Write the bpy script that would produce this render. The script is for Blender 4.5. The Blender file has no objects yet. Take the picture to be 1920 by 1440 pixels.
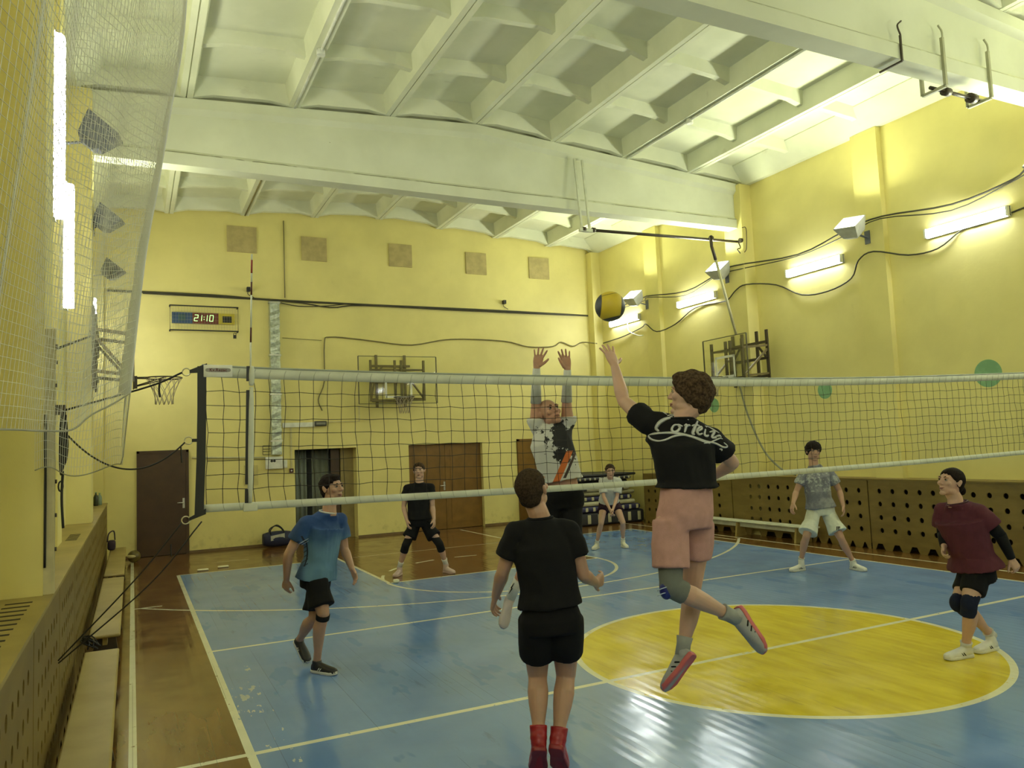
import bpy, bmesh, math, random
import numpy as np
from mathutils import Vector, Matrix, noise
from mathutils.bvhtree import BVHTree

SC = bpy.context.scene
COL = SC.collection
random.seed(7)
V = Vector

# ---------------------------------------------------------------- camera
def make_camera():
    cd = bpy.data.cameras.new('camera')
    cd.sensor_fit = 'HORIZONTAL'
    cd.sensor_width = 36.0
    cd.lens = 36.0 * 1446.7 / 1920.0
    cd.clip_start, cd.clip_end = 0.05, 100
    cam = bpy.data.objects.new('camera', cd)
    COL.objects.link(cam)
    yaw, pitch, roll = 0.4593, 0.07996, -0.0415
    f = V((math.sin(yaw)*math.cos(pitch), math.cos(yaw)*math.cos(pitch), math.sin(pitch)))
    r = V((math.cos(yaw), -math.sin(yaw), 0))
    u = r.cross(f)
    r2 = r*math.cos(roll) + u*math.sin(roll)
    u2 = -r*math.sin(roll) + u*math.cos(roll)
    cam.matrix_world = Matrix(((r2.x, u2.x, -f.x, 0), (r2.y, u2.y, -f.y, 0), (r2.z, u2.z, -f.z, 1.9), (0, 0, 0, 1)))
    SC.camera = cam
make_camera()

# ---------------------------------------------------------------- world and exposure
w = bpy.data.worlds.new('world')
SC.world = w
w.use_nodes = True
w.node_tree.nodes['Background'].inputs[0].default_value = (0.5, 0.55, 0.45, 1)
w.node_tree.nodes['Background'].inputs[1].default_value = 0.05
SC.view_settings.view_transform = 'Standard'
SC.view_settings.look = 'None'
SC.view_settings.gamma = 1
SC.view_settings.exposure = 0.50
SC.view_settings.use_curve_mapping = False
SC.cycles.use_denoising = True
SC.cycles.max_bounces = 8
SC.cycles.diffuse_bounces = 5
SC.cycles.glossy_bounces = 3
SC.cycles.transparent_max_bounces = 12
SC.cycles.sample_clamp_indirect = 6
FLOOD_W = 42.0            # watts of each wall floodlight
FLOOD_COL = (0.94, 1.0, 0.62)
TUBE_STRENGTH = 42.0      # emission of the fluorescent tubes
TUBE_COL = (0.94, 1.0, 1.0)

# ---------------------------------------------------------------- node helpers
class S:
    """a node socket with arithmetic"""
    def __init__(self, nt, sock): self.nt, self.s = nt, sock
    def _m(self, op, *a):
        n = self.nt.nodes.new('ShaderNodeMath'); n.operation = op
        for i, v in enumerate((self,) + a):
            if isinstance(v, S): self.nt.links.new(v.s, n.inputs[i])
            else: n.inputs[i].default_value = v
        return S(self.nt, n.outputs[0])
    def __add__(s, o): return s._m('ADD', o)
    def __sub__(s, o): return s._m('SUBTRACT', o)
    def __mul__(s, o): return s._m('MULTIPLY', o)
    def __truediv__(s, o): return s._m('DIVIDE', o)
    def gt(s, o): return s._m('GREATER_THAN', o)
    def lt(s, o): return s._m('LESS_THAN', o)
    def mx(s, o): return s._m('MAXIMUM', o)
    def mn(s, o): return s._m('MINIMUM', o)
    def ab(s): return s._m('ABSOLUTE')
    def sq(s): return s._m('MULTIPLY', s)
    def root(s): return s._m('SQRT')
    def fr(s): return s._m('FRACT')
    def inv(s): return S(s.nt, s._m('MULTIPLY', -1.0)._m('ADD', 1.0).s)
    def step(s, a, b):
        n = s.nt.nodes.new('ShaderNodeMapRange'); n.interpolation_type = 'SMOOTHSTEP'
        s.nt.links.new(s.s, n.inputs[0]); n.inputs[1].default_value = a; n.inputs[2].default_value = b
        return S(s.nt, n.outputs[0])

def position(nt, obj=False):
    if obj:
        n = nt.nodes.new('ShaderNodeTexCoord'); src = n.outputs['Object']
    else:
        n = nt.nodes.new('ShaderNodeNewGeometry'); src = n.outputs['Position']
    sp = nt.nodes.new('ShaderNodeSeparateXYZ'); nt.links.new(src, sp.inputs[0])
    return src, S(nt, sp.outputs[0]), S(nt, sp.outputs[1]), S(nt, sp.outputs[2])

def noise_s(nt, vec, scale, detail=3, stretch=None, seed=0.0, rough=0.55):
    mp = nt.nodes.new('ShaderNodeMapping')
    mp.inputs['Location'].default_value = (seed, seed*1.7, seed*0.6)
    if stretch: mp.inputs['Scale'].default_value = stretch
    nt.links.new(vec, mp.inputs[0])
    n = nt.nodes.new('ShaderNodeTexNoise'); n.inputs['Scale'].default_value = scale
    n.inputs['Detail'].default_value = detail; n.inputs['Roughness'].default_value = rough
    nt.links.new(mp.outputs[0], n.inputs['Vector'])
    return S(nt, n.outputs[0])

def mixc(nt, fac, a, b):
    m = nt.nodes.new('ShaderNodeMix'); m.data_type = 'RGBA'
    if isinstance(fac, S): nt.links.new(fac.s, m.inputs[0])
    else: m.inputs[0].default_value = fac
    for i, c in ((6, a), (7, b)):
        if isinstance(c, (tuple, list)): m.inputs[i].default_value = (*c[:3], 1)
        else: nt.links.new(c, m.inputs[i])
    return m.outputs[2]

def new_mat(name):
    m = bpy.data.materials.new(name); m.use_nodes = True
    nt = m.node_tree
    return m, nt, nt.nodes['Principled BSDF']

MATS = {}
def mat(name, col, rough=0.7, metal=0.0, var=0.12, vscale=6.0, bump=0.0, bscale=40.0, coat=0.0, spec=None, alpha=None, sub=0.0):
    if name in MATS: return MATS[name]
    m, nt, b = new_mat(name)
    src, x, y, z = position(nt, obj=False)
    n = noise_s(nt, src, vscale, 4)
    dark = tuple(c*(1-var) for c in col); light = tuple(min(1, c*(1+var)) for c in col)
    c = mixc(nt, n.step(0.3, 0.7), dark, light)
    nt.links.new(c, b.inputs['Base Color'])
    b.inputs['Roughness'].default_value = rough
    b.inputs['Metallic'].default_value = metal
    if coat: b.inputs['Coat Weight'].default_value = coat; b.inputs['Coat Roughness'].default_value = 0.15
    if spec is not None: b.inputs['Specular IOR Level'].default_value = spec
    if sub:
        b.inputs['Subsurface Weight'].default_value = sub; b.inputs['Subsurface Scale'].default_value = 0.01
    if alpha is not None: b.inputs['Alpha'].default_value = alpha
    if bump:
        bn = noise_s(nt, src, bscale, 3, seed=3.3)
        bp = nt.nodes.new('ShaderNodeBump'); bp.inputs['Strength'].default_value = bump; bp.inputs['Distance'].default_value = 0.01
        nt.links.new(bn.s, bp.inputs['Height']); nt.links.new(bp.outputs[0], b.inputs['Normal'])
    MATS[name] = m
    return m

def emit_mat(name, col, strength):
    if name in MATS: return MATS[name]
    m, nt, b = new_mat(name)
    b.inputs['Base Color'].default_value = (*col, 1)
    b.inputs['Emission Color'].default_value = (*col, 1)
    b.inputs['Emission Strength'].default_value = strength
    MATS[name] = m
    return m

# ---------------------------------------------------------------- mesh helpers
class MB:
    def __init__(s): s.v = []; s.f = []; s.smooth = []; s.mi = []
    def add(s, vs, fs, smooth=False, mi=0):
        o = len(s.v); s.v += [tuple(p) for p in vs]
        for f in fs: s.f.append(tuple(i+o for i in f)); s.smooth.append(smooth); s.mi.append(mi)
        return s
    def box(s, x0, x1, y0, y1, z0, z1, mi=0):
        vs = [(x, y, z) for z in (z0, z1) for y in (y0, y1) for x in (x0, x1)]
        fs = [(0, 2, 3, 1), (4, 5, 7, 6), (0, 1, 5, 4), (2, 6, 7, 3), (0, 4, 6, 2), (1, 3, 7, 5)]
        return s.add(vs, fs, mi=mi)
    def obox(s, c, ax, ay, az, mi=0):
        """box about c with half-axis vectors"""
        c, ax, ay, az = V(c), V(ax), V(ay), V(az)
        vs = [c+ax*i+ay*j+az*k for k in (-1, 1) for j in (-1, 1) for i in (-1, 1)]
        fs = [(0, 2, 3, 1), (4, 5, 7, 6), (0, 1, 5, 4), (2, 6, 7, 3), (0, 4, 6, 2), (1, 3, 7, 5)]
        return s.add(vs, fs, mi=mi)
    def rbox(s, x0, x1, y0, y1, z0, z1, r, seg=3):
        """box with rounded vertical and horizontal edges (superellipsoid style rings)"""
        cx, cy = (x0+x1)/2, (y0+y1)/2
        hx, hy = (x1-x0)/2, (y1-y0)/2
        rings = []
        def ring(inset, z):
            out = []
            rr = max(r-inset*0.6, 0.001)
            for (sx, sy, a0) in ((1, 1, 0), (-1, 1, 90), (-1, -1, 180), (1, -1, 270)):
                for k in range(seg+1):
                    a = math.radians(a0+90*k/seg)
                    out.append((cx+sx*(hx-inset-rr)+math.cos(a)*rr, cy+sy*(hy-inset-rr)+math.sin(a)*rr, z))
            return out
        for k in range(seg+1):
            a = math.pi/2*k/seg
            rings.append(ring(r*(1-math.sin(a)), z0+r*(1-math.cos(a))))
        for k in range(seg+1):
            a = math.pi/2*(1-k/seg)
            rings.append(ring(r*(1-math.sin(a)), z1-r*(1-math.cos(a))))
        return s.loft(rings)
    def loft(s, rings, caps=True, closed=True, smooth=True, mi=0):
        n = len(rings[0]); vs = [p for r in rings for p in r]; fs = []
        m = n if closed else n-1
        for i in range(len(rings)-1):
            for j in range(m):
                a, b = i*n+j, i*n+(j+1) % n
                fs.append((a, b, b+n, a+n))
        s.add(vs, fs, smooth, mi)
        if caps and closed:
            o = len(s.v)-len(vs)
            s.f.append(tuple(o+i for i in range(n))[::-1]); s.smooth.append(False); s.mi.append(mi)
            s.f.append(tuple(o+(len(rings)-1)*n+i for i in range(n))); s.smooth.append(False); s.mi.append(mi)
        return s
    def tube(s, path, r, n=8, caps=True, closed=False, mi=0):
        path = [V(p) for p in path]
        rs = r if isinstance(r, (list, tuple)) else [r]*len(path)
        rings = []; ref = None
        L = len(path)
        for i, p in enumerate(path):
            if closed: t = path[(i+1) % L]-path[i-1]
            else: t = path[min(i+1, L-1)]-path[max(i-1, 0)]
            if t.length < 1e-9: t = V((0, 0, 1))
            t.normalize()
            if ref is None:
                ref = V((0, 0, 1)) if abs(t.z) < 0.9 else V((1, 0, 0))
            a = ref-t*ref.dot(t)
            if a.length < 1e-6: a = t.orthogonal()
            a.normalize(); ref = a; b = t.cross(a)
            rings.append([p+(a*math.cos(2*math.pi*k/n)+b*math.sin(2*math.pi*k/n))*rs[i] for k in range(n)])
        if closed:
            rings.append(rings[0])
            return s.loft(rings, caps=False, mi=mi)
        return s.loft(rings, caps=caps, mi=mi)
    def cyl(s, p0, p1, r0, r1=None, n=12, mi=0):
        return s.tube([p0, p1], [r0, r1 if r1 is not None else r0], n, mi=mi)
    def bar(s, p0, p1, w, h=None, up=(0, 0, 1), mi=0):
        p0, p1 = V(p0), V(p1); t = (p1-p0); L = t.length; t.normalize()
        up = V(up)
        if abs(t.dot(up)) > 0.95: up = V((1, 0, 0))
        a = t.cross(up).normalized(); b = a.cross(t)
        return s.obox((p0+p1)/2, t*L/2, a*w/2, b*(h or w)/2, mi)
    def ell(s, c, r, axes=None, nu=16, nv=10, mi=0):
        c = V(c); ax = axes or (V((1, 0, 0)), V((0, 1, 0)), V((0, 0, 1)))
        if isinstance(r, (int, float)): r = (r, r, r)
        vs = [c-ax[2]*r[2]]
        for i in range(1, nv):
            th = math.pi*i/nv-math.pi/2
            for j in range(nu):
                ph = 2*math.pi*j/nu
                vs.append(c+ax[0]*(r[0]*math.cos(th)*math.cos(ph))+ax[1]*(r[1]*math.cos(th)*math.sin(ph))+ax[2]*(r[2]*math.sin(th)))
        vs.append(c+ax[2]*r[2]); fs = []
        for j in range(nu):
            fs.append((0, 1+(j+1) % nu, 1+j))
            fs.append((len(vs)-1, 1+(nv-2)*nu+j, 1+(nv-2)*nu+(j+1) % nu))
        for i in range(nv-2):
            for j in range(nu):
                a = 1+i*nu+j; b = 1+i*nu+(j+1) % nu
                fs.append((a, b, b+nu, a+nu))
        return s.add(vs, fs, True, mi)
    def torus(s, c, R, r, axes=None, n=32, m=6, a0=0, a1=360, mi=0):
        ax = axes or (V((1, 0, 0)), V((0, 1, 0)))
        full = abs(a1-a0) >= 360
        k = n if full else n+1
        pts = [V(c)+ax[0]*math.cos(math.radians(a0+(a1-a0)*i/n))*R+ax[1]*math.sin(math.radians(a0+(a1-a0)*i/n))*R for i in range(k)]
        return s.tube(pts, r, m, closed=full, mi=mi)
    def extrude(s, poly, d, mi=0):
        """closed polygon (3D points) swept by vector d"""
        n = len(poly); d = V(d); p = [V(q) for q in poly]
        fs = [tuple(range(n))[::-1], tuple(range(n, 2*n))]
        for i in range(n): fs.append((i, (i+1) % n, n+(i+1) % n, n+i))
        return s.add(p+[q+d for q in p], fs, mi=mi)

ROOTS = {}
def root_loc(o):
    while o.parent: o = o.parent
    return V(o.location)

def to_mesh(name, mb, mats, origin):
    me = bpy.data.meshes.new(name)
    me.from_pydata([(p[0]-origin[0], p[1]-origin[1], p[2]-origin[2]) for p in mb.v], [], mb.f)
    for m in (mats if isinstance(mats, (list, tuple)) else [mats]): me.materials.append(m)
    me.polygons.foreach_set('use_smooth', mb.smooth)
    me.polygons.foreach_set('material_index', mb.mi)
    me.update()
    return me

def fixn(me):
    bm = bmesh.new(); bm.from_mesh(me); bmesh.ops.recalc_face_normals(bm, faces=bm.faces); bm.to_mesh(me); bm.free()

def obj(name, mb, mats, parent=None, label=None, recalc=True):
    """link a mesh object; world-space verts; origin at its root's base or its own"""
    if parent is not None: org = root_loc(parent)
    else:
        a = np.array(mb.v); lo, hi = a.min(0), a.max(0)
        org = V(((lo[0]+hi[0])/2, (lo[1]+hi[1])/2, lo[2]))
    me = to_mesh(name, mb, mats, org)
    if recalc: fixn(me)
    o = bpy.data.objects.new(name, me); COL.objects.link(o)
    if parent is not None: o.parent = parent
    else: o.location = org
    if label: o['label'] = label
    return o

def tag(o, label, cat, group=None, kind=None):
    o['label'] = label; o['category'] = cat
    if group: o['group'] = group
    if kind: o['kind'] = kind
    return o

def thing(name, label, cat, loc, group=None):
    o = bpy.data.objects.new(name, None); COL.objects.link(o); o.location = loc
    o.empty_display_size = 0.1
    return tag(o, label, cat, group)

def struct(name, mb, m, parent=None, label=None):
    o = obj(name, mb, m, parent, label)
    if parent is None: o['kind'] = 'structure'
    return o

def catenary(p0, p1, sag, n=16):
    p0, p1 = V(p0), V(p1)
    return [p0.lerp(p1, i/n)-V((0, 0, 1))*sag*4*(i/n)*(1-i/n) for i in range(n+1)]

def smooth_path(pts, k=4):
    """Catmull-Rom through pts"""
    P = [V(p) for p in pts]; P = [P[0]*2-P[1]]+P+[P[-1]*2-P[-2]]; out = []
    for i in range(1, len(P)-2):
        for j in range(k):
            t = j/k; a, b, c, d = P[i-1:i+3]
            out.append(0.5*((2*b)+(c-a)*t+(2*a-5*b+4*c-d)*t*t+(3*b-a-3*c+d)*t**3))
    out.append(P[-2]); return out
# ================================================================ the room
XL, XR, YF, YN = -0.75, 11.1, 17.2, -6.0     # wall planes
XC = 5.2                                     # centre of the hall
Y0 = 5.37                                    # centre line of the court
def zrib(x): return 7.31-abs(x-XC)*0.066     # underside of the roof ribs

def wall_material(name, col, seed):
    m, nt, b = new_mat(name)
    src, x, y, z = position(nt)
    n = noise_s(nt, src, 0.9, 4, seed=seed)
    c = mixc(nt, n.step(0.3, 0.7), tuple(q*0.93 for q in col), tuple(q*1.05 for q in col))
    st = noise_s(nt, src, 5, 5, stretch=(1, 1, 0.25), seed=seed+4)
    c = mixc(nt, st.step(0.68, 0.8)*0.12, c, (0.30, 0.25, 0.10))
    # scuffs low on the wall
    low = z.step(0.0, 0.5).inv()*noise_s(nt, src, 9, 4, seed=seed+9).step(0.5, 0.7)*0.30
    c = mixc(nt, low, c, (0.22, 0.19, 0.09))
    nt.links.new(c, b.inputs['Base Color']); b.inputs['Roughness'].default_value = 0.62
    bn = noise_s(nt, src, 14, 4, seed=2)
    bp = nt.nodes.new('ShaderNodeBump'); bp.inputs['Strength'].default_value = 0.10; bp.inputs['Distance'].default_value = 0.02
    nt.links.new(bn.s, bp.inputs['Height']); nt.links.new(bp.outputs[0], b.inputs['Normal'])
    return m
M_wall = wall_material('yellow_wall_paint', (0.76, 0.675, 0.265), 1)

def ceiling_material():
    m, nt, b = new_mat('whitewash')
    src, x, y, z = position(nt)
    n = noise_s(nt, src, 1.3, 4, seed=5)
    c = mixc(nt, n.step(0.3, 0.7), (0.66, 0.68, 0.52), (0.76, 0.77, 0.61))
    st = noise_s(nt, src, 3.0, 5, seed=11, stretch=(0.5, 1, 1))
    c = mixc(nt, st.step(0.66, 0.74)*0.25, c, (0.40, 0.38, 0.25))
    nt.links.new(c, b.inputs['Base Color']); b.inputs['Roughness'].default_value = 0.8
    return m
M_ceil = ceiling_material()

def beam_material():
    m, nt, b = new_mat('whitewashed_concrete')
    src, x, y, z = position(nt)
    n = noise_s(nt, src, 1.1, 4, seed=5)
    c = mixc(nt, n.step(0.3, 0.7), (0.64, 0.66, 0.52), (0.73, 0.75, 0.60))
    wob = noise_s(nt, src, 1.6, 4, seed=31)*0.07
    dz = (z-6.215-wob+0.035).ab()
    crack = dz.lt(0.010)*noise_s(nt, src, 2.4, 3, seed=21).step(0.40, 0.5)
    c = mixc(nt, crack*0.75, c, (0.20, 0.19, 0.10))
    sp = noise_s(nt, src, 9, 2, seed=41).gt(0.79)
    c = mixc(nt, sp*0.7, c, (0.2, 0.18, 0.1))
    nt.links.new(c, b.inputs['Base Color']); b.inputs['Roughness'].default_value = 0.8
    return m
M_beam = beam_material()

def floor_material():
    m, nt, b = new_mat('painted_board_floor')
    src, x, y, z = position(nt)
    brown = mixc(nt, noise_s(nt, src, 2.2, 5, stretch=(3, 0.5, 1), seed=2).step(0.3, 0.7), (0.130, 0.060, 0.015), (0.190, 0.090, 0.022))
    bn = noise_s(nt, src, 1.1, 5, seed=6).step(0.32, 0.68)
    blue = mixc(nt, bn, (0.138, 0.245, 0.500), (0.172, 0.298, 0.575))
    pat = noise_s(nt, src, 1.7, 3, seed=14, stretch=(1.6, 0.6, 1)).step(0.60, 0.63)
    blue = mixc(nt, pat*0.55, blue, (0.085, 0.200, 0.480))
    yel = mixc(nt, noise_s(nt, src, 2.5, 5, seed=8, stretch=(2, 0.6, 1)).step(0.35, 0.65), (0.58, 0.45, 0.022), (0.70, 0.56, 0.034))
    def rect(x0, x1, y0, y1): return x.gt(x0)*x.lt(x1)*y.gt(y0)*y.lt(y1)
    def lx(c, wd, y0, y1): return (x-c).ab().lt(wd/2)*y.gt(y0)*y.lt(y1)
    def ly(c, wd, x0, x1): return (y-c).ab().lt(wd/2)*x.gt(x0)*x.lt(x1)
    def dist(cx, cy): return ((x-cx).sq()+(y-cy).sq()).root()
    W_ = 0.05
    d0 = dist(5.2, Y0); d1 = dist(5.1, 11.0); d2 = dist(5.15, 15.75)
    bl = rect(0.68, 9.71, -3.4, 14.08)*rect(3.33, 6.88, 11.0, 18).inv()
    c = mixc(nt, bl, brown, blue)
    c = mixc(nt, d0.lt(1.81), c, yel)
    dirt = noise_s(nt, src, 6, 5, seed=3, stretch=(2, 0.35, 1)).step(0.62, 0.74)*0.28
    c = mixc(nt, dirt, c, (0.06, 0.06, 0.045))
    L = lx(0.68, 0.055, -3.4, 14.08)
    for q in (lx(9.71, W_, -3.4, 14.08), lx(0.0, 0.05, -5.5, 16.95), lx(10.27, W_, -5.5, 15.5), ly(Y0, 0.055, 0.0, 10.27),
              ly(8.35, W_, 0.68, 9.71), ly(2.37, W_, 0.68, 9.71), ly(14.08, W_, 3.6, 6.9)*0.5,
              ly(14.08, W_, 0.68, 3.33), ly(14.08, W_, 6.88, 9.71),
              lx(3.33, W_, 11.0, 14.3), lx(6.88, W_, 11.0, 16.95), ly(11.0, W_, 3.33, 6.88),
              (d0-1.8).ab().lt(0.028), (d1-1.79).ab().lt(W_/2)*y.lt(11.0), (d2-6.72).ab().lt(W_/2)*y.lt(11.32),
              ly(11.32, W_, 0.0, 0.35), lx(10.02, W_, 11.2, 12.2)):
        L = L.mx(q)
    ang = S(nt, x.s)-5.1
    at = (y-11.0)._m('ARCTAN2', ang)
    L = L.mx((d1-1.79).ab().lt(W_/2)*y.gt(11.0)*((at*2.2).fr()).lt(0.5))
    L = L.mx(ly(15.3, 0.035, 1.3, 1.95)*0.6)
    wear = noise_s(nt, src, 16, 4, seed=17).step(0.30, 0.36)
    line_c = mixc(nt, noise_s(nt, src, 4, 3, seed=4), (0.62, 0.62, 0.46), (0.80, 0.80, 0.62))
    c = mixc(nt, L*wear, c, line_c)
    # scraped paint along the left sideline
    sc = noise_s(nt, src, 22, 3, seed=23, stretch=(1, 0.35, 1)).gt(0.60)*noise_s(nt, src, 2.2, 2, seed=25).gt(0.52)*rect(0.71, 0.95, 3.6, 7.6)
    c = mixc(nt, sc*0.7, c, (0.55, 0.58, 0.5))
    # board joints
    j = ((x/0.095).fr()-0.5).ab().gt(0.475)*noise_s(nt, src, 1.2, 3, seed=37, stretch=(4, 0.4, 1)).step(0.50, 0.6)
    c = mixc(nt, j*0.40, c, (0.05, 0.045, 0.03))
    nt.links.new(c, b.inputs['Base Color'])
    r = noise_s(nt, src, 3, 4, seed=28).step(0.3, 0.7)*0.12+0.11
    nt.links.new(r.s, b.inputs['Roughness'])
    b.inputs['Specular IOR Level'].default_value = 0.5
    h = noise_s(nt, src, 1.6, 2, seed=33, stretch=(3.0, 0.7, 1))*1.0+((x/0.095).fr()-0.5).ab()*0.40+noise_s(nt, src, 14, 2, seed=44, stretch=(1.5, 0.4, 1))*0.05
    bp = nt.nodes.new('ShaderNodeBump'); bp.inputs['Strength'].default_value = 0.22; bp.inputs['Distance'].default_value = 0.012
    nt.links.new(h.s, bp.inputs['Height']); nt.links.new(bp.outputs[0], b.inputs['Normal'])
    return m

struct('floor', MB().box(XL-0.2, XR+0.2, YN-0.2, YF+0.9, -0.12, 0), floor_material())

# --- roof: sloping slab with paired ribs and cross ribs, carried by girders at 5.6 and 11.6
def build_ceiling():
    mb = MB()
    dz = 0.30
    def za(x): return zrib(x)+dz
    xs = [XL-0.2, XC, XR+0.2]
    ring = [(x, za(x)) for x in xs]
    poly = [(xs[0], YN-0.2, za(xs[0])), (xs[1], YN-0.2, za(xs[1])), (xs[2], YN-0.2, za(xs[2])),
            (xs[2], YN-0.2, za(xs[2])+0.2), (xs[1], YN-0.2, za(xs[1])+0.2), (xs[0], YN-0.2, za(xs[0])+0.2)]
    mb.extrude(poly, (0, YF+0.4-YN+0.2, 0))
    bays = [(-6.0, -0.4), (-0.4, 5.6), (5.6, 11.6), (11.6, 17.2)]
    ribs = [XC+1.5*k for k in range(-3, 4)]
    for (a, b_) in bays:
        a2, b2 = a+0.02, b_-0.02
        for x in ribs:
            z0 = zrib(x)
            for sgn in (-1, 1):
                p = [(x+sgn*0.008, a2, z0), (x+sgn*0.085, a2, z0), (x+sgn*0.150, a2, z0+dz+0.02), (x+sgn*0.008, a2, z0+dz+0.02)]
                mb.extrude(p, (0, b2-a2, 0))
            mb.box(x-0.012, x+0.012, a2, b2, z0+0.03, z0+dz)
        edges = [XL]+ribs+[XR]
        n = 4
        for k in range(n+1):
            yc = a+ (b_-a)*k/n
            lo, hi, dep = 0.05, 0.13, 0.15
            if k == 0: yc += 0.14
            if k == n: yc -= 0.14
            if k in (0, n): dep = 0.24; lo, hi = 0.05, 0.12
            for i in range(len(edges)-1):
                xa, xb = edges[i]+0.05, edges[i+1]-0.05
                za_, zb_ = za(xa)+0.03, za(xb)+0.03
                def sec(x, z):
                    return [(x, yc-lo, z-dep-0.03), (x, yc+lo, z-dep-0.03), (x, yc+hi, z), (x, yc-hi, z)]
                # haunched ends make the cross rib a shallow arch
                w_ = xb-xa
                secs = []
                for t, extra in ((0, 0.06), (0.22, 0.0), (0.78, 0.0), (1, 0.06)):
                    x = xa+w_*t; z = za_+(zb_-za_)*t
                    q = sec(x, z)
                    q[0] = (q[0][0], q[0][1], q[0][2]-extra); q[1] = (q[1][0], q[1][1], q[1][2]-extra)
                    secs.append(q)
                mb.loft(secs, smooth=False)
    # solid haunches where the slab meets the side walls
    for (xw, s) in ((XL, 1), (XR, -1)):
        z0 = zrib(xw)
        mb.extrude([(xw, YN, z0+dz+0.12), (xw+s*0.42, YN, z0+dz+0.12), (xw+s*0.42, YN, z0+dz+0.01), (xw+s*0.10, YN, z0-0.02), (xw, YN, z0-0.02)], (0, YF-YN, 0))
    return struct('ceiling', mb, M_ceil)
build_ceiling()

def girder(n, yc):
    secs = []
    zb = 6.03
    for x in (-0.47, XC-0.001, 10.85):
        zt = zrib(x)-0.005
        P = [(-0.13, zb), (0.13, zb), (0.13, zb+0.17), (0.075, zb+0.23), (0.075, zt-0.22), (0.15, zt-0.15), (0.15, zt),
             (-0.15, zt), (-0.15, zt-0.15), (-0.075, zt-0.22), (-0.075, zb+0.23), (-0.13, zb+0.17)]
        secs.append([(x, yc+a, z) for a, z in P])
    return struct('trim_%d' % n, MB().loft(secs, smooth=False), M_beam)
girder(1, 11.6); girder(2, 5.6); girder(3, -0.4)

# --- long walls
zt = zrib(XR)+0.32
struct('wall_right', MB().box(XR, XR+0.2, YN-0.2, YF+0.9, 0, zt+0.2), M_wall)
struct('wall_left', MB().box(XL-0.2, XL, YN-0.2, YF+0.9, 0, zt+0.2), M_wall)
struct('wall_near', MB().box(XL, XR, YN-0.2, YN, 0, 7.9), M_wall)
n = 4
for yc in (-0.4, 5.6, 11.6):
    struct('trim_%d' % n, MB().box(10.82, XR, yc-0.25, yc+0.25, 0, zrib(XR)-0.02), M_wall); n += 1
    struct('trim_%d' % n, MB().box(XL, -0.47, yc-0.25, yc+0.25, 0, zrib(XL)-0.02), M_wall); n += 1
for yc in (2.6, 8.6, 14.6):
    struct('trim_%d' % n, MB().box(10.99, XR, yc-0.25, yc+0.25, 0, zrib(XR)-0.02), M_wall); n += 1
    struct('trim_%d' % n, MB().box(XL, -0.62, yc-0.25, yc+0.25, 0, zrib(XL)-0.02), M_wall); n += 1
struct('trim_%d' % n, MB().box(10.85, XR, YF-0.25, YF, 0, zrib(XR)-0.02), M_wall); n += 1
struct('trim_%d' % n, MB().box(XL, -0.5, YF-0.25, YF, 0, zrib(XL)-0.02), M_wall); n += 1
TRIM = n

# --- far wall with openings
def far_wall():
    ops = [(0.11, 1.01, 2.07), (3.17, 4.53, 2.01), (5.76, 7.63, 2.02), (8.56, 9.62, 2.06)]
    mb = MB(); x = XL-0.2
    def col(x0, x1, z0):
        xs = [x0]+([XC] if x0 < XC < x1 else [])+[x1]
        poly = [(x0, YF, z0), (x1, YF, z0)]+[(q, YF, zrib(q)+0.32) for q in reversed(xs)]
        mb.extrude(poly, (0, 0.35, 0))
    for a, b_, h in ops:
        col(x, a, 0); col(a, b_, h); x = b_
    col(x, XR+0.2, 0)
    return struct('wall_far', mb, M_wall)
far_wall()
M_base = mat('brown_baseboard_paint', (0.17, 0.11, 0.045), 0.5)
mb = MB()
for a, b_ in ((-0.4, 0.11), (1.01, 3.17), (4.53, 5.76), (7.63, 8.56), (9.62, XR)): mb.box(a, b_, YF-0.012, YF, 0, 0.05)
struct('baseboard_far', mb, M_base)
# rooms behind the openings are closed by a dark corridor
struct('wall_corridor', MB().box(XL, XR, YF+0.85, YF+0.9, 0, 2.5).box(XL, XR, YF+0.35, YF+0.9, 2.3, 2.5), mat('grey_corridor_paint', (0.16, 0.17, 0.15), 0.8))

M_door_dark = mat('dark_brown_door', (0.062, 0.030, 0.012), 0.38, var=0.15, vscale=3)
M_door = mat('brown_door', (0.20, 0.105, 0.022), 0.35, var=0.15, vscale=3)
M_metal = mat('steel', (0.6, 0.6, 0.56), 0.3, 0.9)
def flush_door(n, x0, x1, h, m, y, leaves=1, hx=None, frame=True):
    mb = MB()
    g = (x1-x0)/leaves
    for k in range(leaves):
        mb.box(x0+k*g+0.005, x0+(k+1)*g-0.005, y, y+0.04, 0.01, h-0.01)
        # raised panels
        for (za, zb) in ((0.15, 0.85), (1.0, h-0.15)) if leaves > 1 else ():
            mb.box(x0+k*g+0.14, x0+(k+1)*g-0.14, y-0.012, y+0.001, za, zb)
    d = struct('door_%d' % n, mb, m)
    if frame:
        f = MB().box(x0-0.03, x0+0.02, y-0.015, y+0.06, 0, h+0.03).box(x1-0.02, x1+0.03, y-0.015, y+0.06, 0, h+0.03).box(x0-0.03, x1+0.03, y-0.015, y+0.06, h-0.02, h+0.03)
        obj('door_frame', f, m, d)
    if hx is not None:
        hm = MB().box(hx-0.02, hx+0.02, y-0.012, y, 0.92, 1.12).cyl((hx, y-0.01, 1.03), (hx, y-0.06, 1.03), 0.010)
        hm.tube([(hx, y-0.055, 1.03), (hx-0.12, y-0.06, 1.03)], 0.010)
        obj('door_handle', hm, M_metal, d, 'steel lever handle')
    return d
flush_door(1, 0.11, 1.01, 2.07, M_door_dark, YF-0.03, hx=0.94)
flush_door(3, 5.76, 7.63, 2.02, M_door, YF+0.12, 2, hx=6.66, frame=False)
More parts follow.
